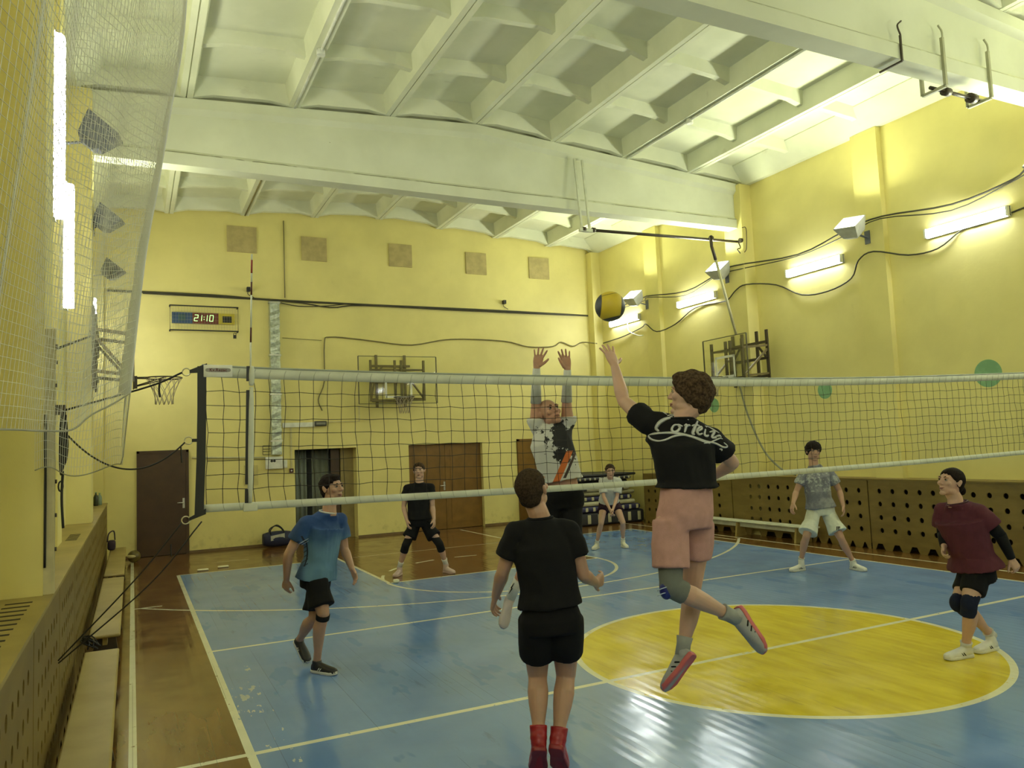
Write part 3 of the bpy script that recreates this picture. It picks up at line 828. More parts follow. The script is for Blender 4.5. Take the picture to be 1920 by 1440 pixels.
# trapeze brackets under the near girder
t = thing('trapeze_bracket', 'steel trapeze brackets clamped over the near girder, top right', 'bracket', (8.6, 5.45, 5.75))
def ubr(x):
    m_ = MB()
    for yy in (5.455, 5.745):
        m_.bar((x, yy, 5.84), (x, yy, 6.42), 0.035)
        m_.tube(smooth_path([(x, yy+(0.0 if yy > 5.6 else -0.01), 6.40), (x+0.01, yy, 6.50), (x-0.05, yy, 6.56)]), 0.012, 5)
    m_.bar((x, 5.455, 5.84), (x, 5.745, 5.84), 0.035)
    return m_
M_brk = mat('bracket_paint', (0.42, 0.42, 0.28), 0.5)
for x in (8.45, 9.30): obj('hanger', ubr(x), M_brk, t)
obj('spindle', MB().tube([(8.38, 5.60, 5.87), (9.36, 5.60, 5.87)], 0.022, 8).tube([(8.62, 5.60, 5.87), (8.72, 5.60, 5.87)], 0.05, 10).tube([(9.10, 5.60, 5.87), (9.20, 5.60, 5.87)], 0.06, 10), M_steel_dk, t)
tag(obj('girder_strap', MB().bar((7.72, 5.455, 6.0), (7.72, 5.455, 6.30), 0.02).bar((7.72, 5.745, 6.0), (7.72, 5.455, 6.0), 0.02).tube(smooth_path([(7.72, 5.45, 6.3), (7.68, 5.45, 6.40), (7.75, 5.45, 6.47)]), 0.010, 5), M_steel_dk), 'thin dark strap hooked around near girder, left of trapeze brackets', 'strap')

# ================================================================ radiator casings with drilled panels
def panel_with_holes(y0, y1, z0, z1, x, th, holes, r, sgn, arches=True):
    """drilled board in the plane x, thickness th away from the room (sgn = direction of the room)"""
    ys = sorted({round(h[0], 4) for h in holes}); zs = sorted({round(h[1], 4) for h in holes})
    def bounds(v, a, b_):
        out = [a]
        for i in range(len(v)-1):
            if v[i+1]-v[i] > 4.2*r: out += [v[i]+1.9*r, v[i+1]-1.9*r]
            else: out.append((v[i]+v[i+1])/2)
        return out
    eb = [ys[0]-1.9*r]+bounds(ys, 0, 0)[1:]+[ys[-1]+1.9*r]
    zb = [zs[0]-1.9*r]+bounds(zs, 0, 0)[1:]+[zs[-1]+1.9*r]
    yb = [y0]+eb+[y1]; zz = [z0]+zb+[z1]
    hs = {(round(a, 4), round(b_, 4)) for a, b_ in holes}
    mb = MB(); xf, xb = x, x-sgn*th
    N = 12
    for i in range(len(yb)-1):
        for j in range(len(zz)-1):
            a0, a1, c0, c1 = yb[i], yb[i+1], zz[j], zz[j+1]
            hole = next(((p, q) for p, q in hs if a0 < p < a1 and c0 < q < c1), None)
            if hole is None:
                for xx in (xf, xb): mb.add([(xx, a0, c0), (xx, a1, c0), (xx, a1, c1), (xx, a0, c1)], [(0, 1, 2, 3)])
            else:
                hy, hz = hole
                inner = [(hy+r*math.cos(2*math.pi*(k+0.5)/N), hz+r*1.12*math.sin(2*math.pi*(k+0.5)/N)) for k in range(N)]
                outer = []
                for k in range(N):
                    ca, sa = math.cos(2*math.pi*(k+0.5)/N), math.sin(2*math.pi*(k+0.5)/N)
                    tx = ((a1-hy) if ca > 0 else (hy-a0))/max(abs(ca), 1e-6); tz = ((c1-hz) if sa > 0 else (hz-c0))/max(abs(sa), 1e-6)
                    t_ = min(tx, tz); outer.append((hy+ca*t_, hz+sa*t_))
                corners = {0: (a1, c1), 1: (a0, c1), 2: (a0, c0), 3: (a1, c0)}
                for xx in (xf, xb):
                    vs = [(xx, p, q) for p, q in inner]+[(xx, p, q) for p, q in outer]+[(xx, *corners[k]) for k in range(4)]
                    fs = []
                    for k in range(N):
                        k2 = (k+1) % N
                        th0 = 2*math.pi*(k+0.5)/N; th1 = th0+2*math.pi/N
                        def side(p): return 0 if abs(p[0]-a1) < 1e-7 else 2 if abs(p[0]-a0) < 1e-7 else 1 if abs(p[1]-c1) < 1e-7 else 3
                        if side(outer[k]) != side(outer[k2]):
                            s_ = {side(outer[k]), side(outer[k2])}
                            cn = 0 if s_ == {0, 1} else 1 if s_ == {1, 2} else 2 if s_ == {2, 3} else 3
                            fs.append((k, N+k, 2*N+cn, N+k2, k2))
                        else: fs.append((k, N+k, N+k2, k2))
                    mb.add(vs, fs)
                vs = [(xf, p, q) for p, q in inner]+[(xb, p, q) for p, q in inner]
                mb.add(vs, [(k, (k+1) % N, N+(k+1) % N, N+k) for k in range(N)])
    for (a, c, b_, d) in ((y0, z0, y1, z0), (y1, z0, y1, z1), (y1, z1, y0, z1), (y0, z1, y0, z0)):
        mb.add([(xf, a, c), (xf, b_, d), (xb, b_, d), (xb, a, c)], [(0, 1, 2, 3)])
    return mb
def ply_mat(name, c1, c2):
    m, nt, b = new_mat(name)
    src, x, y, z = position(nt)
    n = noise_s(nt, src, 2.0, 5, stretch=(1, 1, 3.5), seed=3)
    c = mixc(nt, n.step(0.3, 0.7), c1, c2)
    g = noise_s(nt, src, 1.5, 5, seed=13).step(0.55, 0.75)*0.22
    c = mixc(nt, g, c, tuple(q*0.45 for q in c1))
    nt.links.new(c, b.inputs['Base Color']); b.inputs['Roughness'].default_value = 0.45
    return m
M_ply = ply_mat('varnished_plywood', (0.165, 0.112, 0.026), (0.215, 0.150, 0.038))
M_ply2 = ply_mat('pale_plywood', (0.30, 0.225, 0.065), (0.38, 0.29, 0.09))
M_void = mat('casing_inner_shade', (0.03, 0.022, 0.012), 0.9)  # near-black colour standing in for shade inside the casing and its slots

def casing(side):
    if side == 'R':
        xf, sgn, ztop, name = 10.73, -1, 1.11, 'long drilled plywood radiator casing along the right wall'
        segs = [(14.95, 14.02), (13.98, 12.02), (12.0, 10.05), (10.03, 8.83), (8.81, 7.30), (7.28, 5.80), (5.78, 4.30), (4.28, 2.78), (2.76, 1.3), (1.28, -0.2), (-0.22, -2), (-2.02, -4)]
        rows = (0.31, 0.515, 0.73, 0.935)
    else:
        xf, sgn, ztop, name = -0.43, 1, 1.12, 'long drilled plywood radiator casing along the left wall'
        segs = [(16.6, 15.0), (14.98, 13.5), (13.48, 12.0), (11.98, 10.5), (10.48, 9.0), (8.98, 7.5), (7.48, 6.0), (5.98, 4.5), (4.48, 3.0), (2.98, 1.5), (1.48, 0), (-0.02, -2)]
        rows = (0.25, 0.42, 0.59, 0.76, 0.93)
    xb = XR if side == 'R' else XL
    y1, y0 = segs[0][0], segs[-1][1]
    t = thing('radiator_casing', name, 'radiator casing', (xf, (y0+y1)/2, 0))
    for i, (a, b_) in enumerate(segs):
        hi, lo = a, b_
        w_ = hi-lo
        if side == 'R':
            n = 5 if w_ > 1.3 else 4
            if i == 2: ys = [11.49, 11.26, 11.02, 10.78, 10.54]
            elif i == 3: ys = [9.25, 9.0]
            elif i == 4: ys = [8.61, 8.37, 8.13, 7.9, 7.68]
            elif i == 5: ys = [7.06, 6.83, 6.6, 6.38, 6.12]
            elif i == 0: ys = [14.80, 14.55, 14.3]
            elif i == 1: ys = [13.6, 13.3, 13.0, 12.7, 12.4]
            else: ys = [hi-0.28-0.23*k for k in range(5)]
            ys = [q for q in ys if lo+0.1 < q < hi-0.1]
            holes = [(q, z) for q in ys for z in rows]
        else:
            holes = [(lo+0.22+0.175*k, z) for k in range(7) for z in rows if lo+0.22+0.175*k < hi-0.1]
            if i in (1, 2): holes = [(lo+0.25+0.25*k, z) for k in range(5) for z in rows[1:4]]
        z0 = 0.10 if side == 'R' else 0.06
        mbp = panel_with_holes(lo, hi, z0, ztop, xf, 0.018, holes, 0.037 if side == 'R' else 0.033, sgn)
        # feet between arched cut-outs
        ny = 5
        for k in range(ny+1):
            yc = lo+(hi-lo)*k/ny
            a0, a1 = max(lo, yc-0.06), min(hi, yc+0.06)
            mbp.add([(xf, a0, 0), (xf, a1, 0), (xf, min(hi, a1+0.05), z0), (xf, max(lo, a0-0.05), z0)], [(0, 1, 2, 3)])
        obj('front_panel', mbp, M_ply, t)
    tb = MB().box(min(xf-sgn*(-0.015), xb), max(xf+sgn*0.015, xb), y0, y1, ztop, ztop+0.022)
    if side == 'L':
        tb = MB()
        for a, b_ in ((y0, 5.34), (5.86, 11.34), (11.86, y1)): tb.box(XL, xf+0.015, a, b_, ztop, ztop+0.022)
        for a, b_ in ((5.34, 5.86), (11.34, 11.86)): tb.box(-0.465, xf+0.015, a, b_, ztop, ztop+0.022)
    else:
        tb = MB()
        for a, b_ in ((y0, 5.34), (5.86, 11.34), (11.86, y1)): tb.box(xf-0.015, XR-0.004, a, b_, ztop, ztop+0.022)
        for a, b_ in ((5.34, 5.86), (11.34, 11.86)): tb.box(xf-0.015, 10.815, a, b_, ztop, ztop+0.022)
    obj('top_board', tb, M_ply2 if side == 'L' else M_ply, t)
    bk = MB().box(min(xf-sgn*0.10, xf-sgn*0.11), max(xf-sgn*0.10, xf-sgn*0.11), y0, y1, 0.02, ztop-0.02)
    ex = -0.465 if side == 'L' else 10.80
    bk = MB()
    for a, b_ in ((y0, 5.34), (5.86, 11.34), (11.86, y1)): bk.box(xf-sgn*0.14, xf-sgn*0.15, a, b_, 0.02, ztop-0.02)
    obj('shade_backing', bk, M_void, t)  # dark sheet added so the drilled holes look shaded inside
    if side == 'L':
        obj('end_board', MB().box(XL, xf+0.005, y1, y1+0.02, 0, ztop+0.02), M_ply2, t)
        vs = MB()
        for k in range(26):
            yy = 2.0+0.13*k
            if 5.2 < yy < 5.95: continue
            obj('vent_slot', MB().rbox(-0.63, -0.50, yy, yy+0.028, ztop+0.021, ztop+0.0245, 0.001, 1), M_void, t)
        for k in range(8):
            obj('vent_slot', MB().rbox(-0.60, -0.50, 8.95+k*0.10, 8.975+k*0.10, ztop+0.021, ztop+0.0245, 0.001, 1), M_void, t)
    else:
        obj('end_board', MB().box(xf-0.005, XR-0.004, y1, y1+0.02, 0, ztop+0.02), M_ply, t)
    return t
casing('L'); casing('R')
M_green = mat('green_dots_paint', (0.22, 0.42, 0.22), 0.6)
for (y, z, r, nm) in ((6.92, 2.66, 0.20, 'larger'), (9.86, 2.66, 0.155, 'smaller, left of the larger one'), (12.80, 2.58, 0.15, 'half hidden behind jumping player head')):
    tag(obj('painted_disc', MB().cyl((XR, y, z), (XR-0.006, y, z), r, n=40), M_green), 'round green painted disc on right wall, '+nm, 'wall disc', 'green discs')

# ================================================================ benches
M_bench = ply_mat('bench_board', (0.33, 0.245, 0.075), (0.42, 0.33, 0.115))
def bench(x0, x1, ya, yb, label, m=M_bench, legm=None, h=0.33):
    t = thing('gym_bench', label, 'bench', ((x0+x1)/2, (ya+yb)/2, 0), 'low gym benches')
    mb = MB(); w_ = x1-x0
    mb.rbox(x0, x1, ya, yb, h-0.03, h, 0.012, 2)
    obj('seat', mb, m, t)
    obj('beam', MB().box((x0+x1)/2-0.02, (x0+x1)/2+0.02, ya+0.15, yb-0.15, h-0.12, h-0.03), m, t)
    for yy in (ya+0.35, (ya+yb)/2, yb-0.35):
        cx = (x0+x1)/2
        lg = MB().extrude([(cx-w_*0.30, yy-0.02, h-0.03), (cx+w_*0.30, yy-0.02, h-0.03), (cx+w_*0.48, yy-0.02, 0), (cx-w_*0.48, yy-0.02, 0)], (0, 0.04, 0))
        obj('leg', lg, legm or M_steel_dk, t)
    return t
bench(-0.36, -0.10, 4.0, 7.53, 'low wooden bench by the left casing, nearest to the camera')
bench(-0.36, -0.10, 8.15, 12.10, 'low wooden bench by the left casing, middle one')
bench(-0.36, -0.10, 12.4, 16.2, 'low wooden bench by the left casing, farthest near the dark door')
bench(10.36, 10.62, 9.75, 13.4, 'low bench with white painted edge against the right casing', mat('bench_white', (0.55, 0.56, 0.42), 0.5), M_bench, 0.30)

# things on the benches and shelf
def bottle(x, y, z, r, h, m, label):
    t = thing('bottle', label, 'bottle', (x, y, z), 'bottles at the end of the left casing')
    ring = lambda rr, zz: [(x+rr*math.cos(2*math.pi*k/14), y+rr*math.sin(2*math.pi*k/14), z+zz) for k in range(14)]
    obj('body', MB().loft([ring(r*0.9, 0), ring(r, 0.02), ring(r, h*0.62), ring(r*0.75, h*0.75), ring(r*0.35, h*0.86), ring(r*0.33, h*0.94)]), m, t)
    obj('cap', MB().loft([ring(r*0.4, h*0.94), ring(r*0.4, h)]), M_green, t)
M_gb = mat('green_bottle', (0.05, 0.22, 0.05), 0.15, spec=0.8)
M_cb = mat('clear_bottle', (0.22, 0.30, 0.24), 0.12, spec=0.8)
bottle(-0.66, 15.55, 1.142, 0.045, 0.30, M_gb, 'green bottle on left casing top, leftmost by the column')
bottle(-0.58, 15.75, 1.142, 0.04, 0.24, mat('dark_bottle', (0.04, 0.05, 0.03), 0.2), 'dark bottle in the middle of the shelf bottles')
bottle(-0.53, 15.95, 1.142, 0.04, 0.22, M_cb, 'clear grey bottle on left casing top, rightmost')
mb = MB().rbox(-0.40, -0.27, 15.75, 16.0, 0.331, 0.50, 0.04)
mb.tube(smooth_path([(-0.40, 15.8, 0.48), (-0.38, 15.85, 0.62), (-0.30, 15.9, 0.66), (-0.28, 15.9, 0.50)]), 0.012, 6)
tag(obj('small_bag', mb, mat('dark_purple_cloth', (0.05, 0.03, 0.05), 0.8)), 'small dark bag lying on far bench beside the casing', 'bag')
t = thing('ball', 'dark and gold ball resting past the end of far bench', 'ball', (0.03, 16.45, 0))
obj('ball_body', MB().ell((0.03, 16.45, 0.115), 0.115, nu=24, nv=16), mat('olive_ball', (0.13, 0.10, 0.02), 0.35), t)
obj('ball_patch', MB().ell((0.005, 16.42, 0.125), (0.10, 0.10, 0.045), (V((1, 0, 0)), V((0, 1, 0)), V((0, 0, 1)))), mat('cream_patch', (0.55, 0.48, 0.22), 0.4), t)

# rope bundle knot on the middle bench edge
mb = MB()
for k in range(14):
    a = k*0.9; mb.tube(smooth_path([(-0.40, 8.05, 0.36), (-0.36+0.05*math.sin(a), 7.95+0.14*math.cos(a*1.3), 0.345+0.02*math.sin(k)), (-0.30+0.05*math.cos(a), 7.85+0.10*math.sin(a*2), 0.30)]), 0.006, 4)
tag(obj('rope_tangle', mb, M_black), 'tangle of black cord in the gap between near and middle benches', 'cord')

# ================================================================ mats, bag
MC = {'black': mat('mat_black', (0.018, 0.018, 0.02), 0.6), 'cream': mat('mat_cream', (0.50, 0.48, 0.33), 0.6), 'navy': mat('mat_navy', (0.03, 0.03, 0.10), 0.5), 'dark': mat('mat_charcoal', (0.035, 0.035, 0.045), 0.6), 'olive': mat('mat_olive', (0.30, 0.28, 0.16), 0.6)}
def gym_mat(x0, x1, y0, y1, z0, z1, c, patches, label, pc='cream'):
    t = thing('gym_mat', label, 'gym mat', ((x0+x1)/2, (y0+y1)/2, z0), 'stacked gym mats')
    obj('pad', MB().rbox(x0, x1, y0, y1, z0, z1-0.004, min(0.05, (z1-z0)/2-0.003), 3), MC[c], t)
    if patches:
        pm = MB(); zc = (z0+z1)/2; w_ = (x1-x0)/patches
        for k in range(patches):
            xc = x0+w_*(k+0.5)
            pm.rbox(xc-w_*0.20, xc+w_*0.12, y0-0.008, y0+0.05, zc-(z1-z0)*0.34, zc+(z1-z0)*0.34, 0.008, 2)
        obj('strap', pm, MC[pc], t)
    return t
ly = [(0.0, 0.30, 8.95, 10.60, 'dark', 7, 'thick bulging charcoal mat at the bottom of stack'), (0.30, 0.44, 9.0, 10.50, 'navy', 9, 'navy mat with pale straps second from the stack bottom'),
      (0.44, 0.55, 8.95, 10.38, 'cream', 0, 'cream mat lying on the navy one'), (0.55, 0.67, 9.0, 10.30, 'navy', 8, 'narrower navy mat with pale straps mid stack'),
      (0.67, 0.77, 9.0, 10.25, 'olive', 0, 'olive mat half way up the stack'), (0.77, 0.88, 9.0, 10.10, 'cream', 3, 'cream mat with dark straps just under black ones'),
      (0.88, 1.02, 9.0, 10.12, 'black', 0, 'plain black mat below the stack top'), (1.02, 1.10, 8.95, 10.15, 'dark', 12, 'thin dark mat with row of pale tabs near the stack top'), (1.10, 1.17, 8.85, 10.33, 'black', 0, 'wide black mat on the very top of stack')]
for z0, z1, x0, x1, c, p, lb in ly:
    gym_mat(x0, x1+(0.28 if z0 < 0.6 else 0.40), 15.2+0.02*len(lb) % 0.12, 16.6, z0+0.002, z1, c, p, lb, 'black' if c == 'cream' else 'cream')

def duffel():
    t = thing('duffel_bag', 'dark blue duffel bag with carry straps on floor by far wall', 'bag', (2.75, 16.95, 0))
    rings = []
    for k in range(9):
        u = -1+2*k/8; x = 2.75+0.31*u; s_ = (1-0.28*abs(u)**3)
        rings.append([(x, 16.93+0.15*s_*math.copysign(abs(math.cos(a))**0.8, math.cos(a)), 0.006+max(0, 0.16+0.16*s_*math.copysign(abs(math.sin(a))**0.8, math.sin(a)))) for a in [2*math.pi*j/20 for j in range(20)]])
    obj('body', MB().loft(rings), mat('navy_nylon', (0.018, 0.022, 0.06), 0.55, bump=0.5, bscale=14), t)
    for yy, h_ in ((16.82, 0.46), (16.98, 0.43)):
        obj('handle', MB().tube(smooth_path([(2.60, yy, 0.22), (2.58, yy-0.01, 0.36), (2.70, yy-0.02, h_), (2.83, yy-0.01, 0.36), (2.86, yy, 0.24)]), 0.012, 6), M_black, t)
    obj('zip_panel', MB().obox((2.72, 16.79, 0.21), (0.14, 0, 0.02), (0, 0.006, 0.0), (-0.0, 0.0, 0.05)), mat('bag_print', (0.45, 0.45, 0.38), 0.6), t)
duffel()
# small bits on the floor
for (x, y, nm) in ((1.08, 14.35, 'left of the two by the blue corner'), (1.42, 14.5, 'right of the two by the blue corner'), (3.42, 10.95, 'by the left foot of far black-clad player')):
    tag(obj('paper_scrap', MB().rbox(x-0.09, x+0.09, y-0.04, y+0.04, 0.001, 0.03, 0.012, 2) if x < 3 else MB().rbox(x-0.04, x+0.04, y-0.04, y+0.04, 0.001, 0.05, 0.014, 2), mat('paper', (0.75, 0.72, 0.5), 0.7)), 'small pale scrap on the floor, '+nm, 'scrap', 'floor scraps')
# ================================================================ volleyball net
NX0, NX1, NY = 0.41, 9.95, 5.37
def ntop(x):
    t = (x-NX0)/(NX1-NX0); return 2.505-0.09*math.sin(math.pi*min(1, max(0, t)))**0.8+0.02*t
def nbot(x):
    t = (x-NX0)/(NX1-NX0); return 1.555-0.045*math.sin(math.pi*t)+0.02*t
def nyo(x): return NY+0.02*math.sin(x*1.3)
M_tape = mat('net_tape_white', (0.60, 0.62, 0.50), 0.6, var=0.08)
M_cord = mat('net_cord_black', (0.018, 0.016, 0.012), 0.7)
def volleyball_net():
    t = thing('volleyball_net', 'black square-mesh volleyball net with white bands across the hall', 'net', (NX0, NY, 1.5))
    xs = [NX0+(NX1-NX0)*k/110 for k in range(111)]
    def band(zf0, zf1, th=0.004):
        rings = []
        for x in xs:
            a, b_ = zf0(x), zf1(x); y = nyo(x)
            rings.append([(x, y-th, a), (x, y-th*1.6, (a+b_)/2), (x, y-th, b_), (x, y+th, b_), (x, y+th*1.6, (a+b_)/2), (x, y+th, a)])
        return MB().loft(rings)
    obj('top_band', band(lambda x: ntop(x)-0.07, ntop, 0.006), M_tape, t)
    obj('bottom_band', band(nbot, lambda x: nbot(x)+0.05, 0.006), M_tape, t)
    cb = MB(); cb.tube([(x, nyo(x), ntop(x)+0.002) for x in xs], 0.009, 6)
    obj('top_cable', cb, mat('net_tape_grey', (0.30, 0.33, 0.27), 0.5), t)
    # square mesh
    nc, nr = 95, 9
    rnd = random.Random(3)
    P = {}
    for i in range(nc+1):
        x = NX0+0.02+(NX1-NX0-0.04)*i/nc
        for j in range(nr+1):
            zt_, zb_ = ntop(x)-0.07, nbot(x)+0.05
            z = zt_+(zb_-zt_)*(j/nr)
            e = 0 if j in (0, nr) else 1
            P[i, j] = V((x+e*rnd.uniform(-.006, .006)+e*0.010*math.sin(i*0.35+j*0.4), nyo(x)+e*rnd.uniform(-.006, .006), z+e*rnd.uniform(-.006, .006)))
    m_ = MB(); r = 0.0021
    for i in range(nc+1): m_.tube([P[i, j] for j in range(nr+1)], r, 4)
    for j in range(1, nr): m_.tube([P[i, j] for i in range(nc+1)], r, 4)
    for i in range(1, nc):
        for j in range(1, nr): m_.ell(P[i, j], 0.0042, nu=5, nv=3)
    lc = MB()
    for i in range(1, nc):
        x = P[i, 0].x
        lc.tube([(x, nyo(x)-0.009, ntop(x)-0.072), (x+0.004, nyo(x)-0.012, ntop(x)-0.035), (x+0.015, nyo(x)-0.010, ntop(x)-0.010)], 0.0016, 4)
        lc.tube([(x, nyo(x)-0.009, nbot(x)+0.052), (x+0.004, nyo(x)-0.011, nbot(x)+0.025), (x+0.012, nyo(x)-0.009, nbot(x)+0.002)], 0.0012, 4)
    obj('mesh_cords', m_, M_cord, t)
    obj('lacing', lc, mat('lacing_grey', (0.34, 0.35, 0.28), 0.7), t)
    sb = MB()
    pts = [(NX0-0.01, 2.50), (NX0-0.013, 2.2), (NX0-0.02, 1.9), (NX0-0.035, 1.54)]
    sb.loft([[(x-0.018, NY-0.008, z), (x+0.036, NY-0.008, z), (x+0.036, NY+0.008, z), (x-0.018, NY+0.008, z)] for x, z in pts], smooth=False)
    sb.extrude([(NX0-0.075, NY-0.007, 2.475), (NX0+0.03, NY-0.007, 2.52), (NX0+0.03, NY-0.007, 2.46), (NX0-0.075, NY-0.007, 2.455)], (0, 0.012, 0))
    sb.extrude([(NX0-0.085, NY-0.007, 1.53), (NX0+0.015, NY-0.007, 1.58), (NX0+0.015, NY-0.007, 1.545), (NX0-0.085, NY-0.007, 1.51)], (0, 0.012, 0))
    sb.box(NX0-0.065, NX0-0.02, NY-0.006, NY+0.006, 2.01, 2.03)
    obj('side_band', sb, M_black, t)
    for x, z in ((NX0-0.095, 2.462), (NX0-0.085, 2.02), (NX0-0.105, 1.515)):
        obj('ring', MB().torus((x, NY, z), 0.024, 0.004, (V((1, 0, 0)), V((0, 0, 1))), 18, 6), mat('ring_brass', (0.65, 0.6, 0.4), 0.3, 0.8), t)
    # printed maker's patch
    lb = MB().rbox(NX0+0.008, NX0+0.185, NY-0.016, NY-0.010, 2.428, 2.508, 0.002, 1)
    p = obj('maker_patch', lb, mat('patch_white', (0.80, 0.80, 0.72), 0.4), t)
    obj('patch_oval', MB().extrude([(NX0+0.097+0.078*math.copysign(abs(math.cos(a))**0.5, math.cos(a)), NY-0.0165, 2.474+0.014*math.copysign(abs(math.sin(a))**0.5, math.sin(a))) for a in [2*math.pi*k/28 for k in range(28)]], (0, -0.0008, 0)), mat('patch_grey', (0.30, 0.28, 0.25), 0.4), p)
    fc = bpy.data.curves.new('patch_lettering', 'FONT'); fc.body = 'Kv.Rezac'; fc.size = 0.027; fc.align_x = 'CENTER'; fc.align_y = 'CENTER'; fc.extrude = 0.0004; fc.space_character = 1.08; fc.offset = 0.0006
    fc.materials.append(mat('patch_ink', (0.10, 0.01, 0.01), 0.5))
    ft = bpy.data.objects.new('tmp', fc); COL.objects.link(ft)
    dg = bpy.context.evaluated_depsgraph_get(); dg.update()
    fm = bpy.data.meshes.new_from_object(ft.evaluated_get(dg)); bpy.data.objects.remove(ft)
    fo = bpy.data.objects.new('patch_lettering', fm); COL.objects.link(fo); fo.parent = p
    fo.rotation_euler = (math.pi/2, 0, 0); fo.location = V((NX0+0.097, NY-0.0180, 2.474))-root_loc(p)
    return t
volleyball_net()
# antenna with its sleeve
t = thing('net_antenna', 'thin red and white antenna rod standing above left net end', 'antenna', (0.70, 5.355, 1.55))
def ax_(z): return 0.685+(z-1.55)*0.042/1.7
k = 0; z = 2.44
cols = [M_tape, mat('antenna_red', (0.25, 0.02, 0.015), 0.5), M_tape, mat('antenna_dark', (0.08, 0.015, 0.012), 0.5)]
segz = [(2.44, 2.66, 0), (2.66, 2.76, 3), (2.76, 2.98, 0), (2.98, 3.07, 3), (3.07, 3.13, 0), (3.13, 3.22, 1), (3.22, 3.26, 0)]
w_ = MB(); r_ = MB(); dk = MB()
for a, b_, c in segz: (w_ if c == 0 else r_ if c == 1 else dk).cyl((ax_(a), 5.345, a), (ax_(b_), 5.345, b_), 0.006, n=8)
obj('white_section', w_, M_tape, t); obj('red_section', r_.cyl((ax_(3.13), 5.345, 3.13), (ax_(3.2201), 5.345, 3.2201), 0.0062, n=8), cols[1], t); obj('dark_section', dk, cols[3], t)
sl = MB()
for a, b_ in ((1.60, 2.36), (2.37, 2.50)):
    rings = []
    for q in range(9):
        z = a+(b_-a)*q/8; ww = 0.020*(0.6+0.4*math.sin(math.pi*q/8)**0.5)
        rings.append([(ax_(z)+0.006+ww*math.cos(u), 5.338+0.010*math.sin(u), z) for u in [2*math.pi*j/10 for j in range(10)]])
    sl.loft(rings)
sl.rbox(0.65, 0.74, 5.335, 5.35, 1.545, 1.60, 0.005)
obj('sleeve', sl, M_tape, t)
bs = MB()
for a, b_ in ((1.72, 2.34), (2.40, 2.50), (1.60, 1.69)):
    bs.loft([[(ax_(z)-0.026, 5.336, z), (ax_(z)-0.006, 5.332, z), (ax_(z)-0.006, 5.345, z), (ax_(z)-0.026, 5.345, z)] for z in (a, b_)], smooth=False)
obj('hook_tape', bs, M_black, t)

# wall rail and ropes at the left end
t = thing('net_rail', 'pale steel rail with bolts on the left column holding net ropes', 'rail', (-0.44, 5.40, 1.15))
obj('rail', MB().box(-0.47, -0.43, 5.365, 5.435, 1.143, 2.72).box(-0.43, -0.415, 5.372, 5.386, 1.143, 2.72).box(-0.43, -0.415, 5.414, 5.428, 1.143, 2.72), mat('pale_rail_paint', (0.55, 0.50, 0.30), 0.4), t)
bl = MB()
for z in (2.52, 2.62, 2.38, 1.80, 1.60, 1.40): bl.cyl((-0.43, 5.40, z), (-0.405, 5.40, z), 0.012, n=10)
obj('bolt', bl, M_steel_dk, t)
hk = MB().box(-0.43, -0.36, 5.39, 5.41, 2.20, 2.26)
obj('hook', hk, M_steel_dk, t)
def rope(pts, r, label, k=5, m=M_cord, extra=None):
    m_ = MB().tube(smooth_path(pts, k), r, 6)
    for e in extra or (): m_.tube(smooth_path(e, 4), r, 6)
    return tag(obj('rope', m_, m), label, 'rope', 'net ropes')
rope([(NX0-0.12, NY, 2.458), (0.10, NY, 2.37), (-0.36, 5.40, 2.23)], 0.006, 'black rope from net top ring slanting down to the wall rail', 6, extra=[[(0.16, NY, 2.41), (0.155, NY, 2.35), (0.16, NY, 2.30)]])
rope(catenary((NX0-0.105, NY, 2.01), (-0.37, 5.40, 2.10), 0.20, 14), 0.005, 'black rope sagging from middle net ring to wall rail', 2, extra=[[(NX0-0.13, NY, 1.98), (NX0-0.128, NY, 1.92), (NX0-0.125, NY, 1.88)]])
rope([(NX0-0.125, NY, 1.505), (0.02, 5.45, 1.17), (-0.41, 5.62, 0.70)], 0.0045, 'black rope from lower net corner down to left casing, upper of the two', 6, extra=[[(0.22, 5.41, 1.37), (0.218, 5.41, 1.33), (0.222, 5.41, 1.29)]])
rope([(NX0-0.01, NY, 1.50), (0.10, 5.45, 1.13), (-0.41, 5.64, 0.68)], 0.0045, 'black rope from lower net corner down to left casing, lower of the two', 6)
mb = MB()
for k in range(7):
    a = -0.385+0.004*k; mb.tube(smooth_path([(a, 5.40, 2.20), (a+0.01, 5.385+0.004*k, 2.02), (a, 5.395, 1.84+0.012*k), (a-0.008, 5.41, 2.02), (a, 5.40, 2.20)]), 0.0055, 5)
mb.tube(smooth_path([(-0.375, 5.40, 1.86), (-0.38, 5.39, 1.7), (-0.372, 5.395, 1.52)]), 0.008, 5)
mb.torus((-0.385, 5.39, 1.77), 0.03, 0.005, (V((0.3, 0.9, 0)).normalized(), V((0, 0, 1))), 14, 5)
tag(obj('rope_coil', mb, M_cord), 'coiled black rope hanging on the right of the pale rail', 'rope')
mb = MB()
for k in range(4): mb.tube(smooth_path([(-0.462, 5.345-0.003*k, 2.2), (-0.462, 5.34, 2.0-0.02*k), (-0.46, 5.345, 1.80), (-0.462, 5.35, 1.3)]), 0.007, 5)
tag(obj('rope_coil', mb, M_cord), 'dark strap hanging on the left edge of the pale rail', 'rope')
tag(obj('wire', MB().tube([(-0.42, 5.40, 2.60), (-0.30, 7.5, 3.0), (-0.49, 11.335, 3.62)], 0.008, 5), M_cable), 'taut dark wire behind netting from rail toward side basketball frame', 'wire')

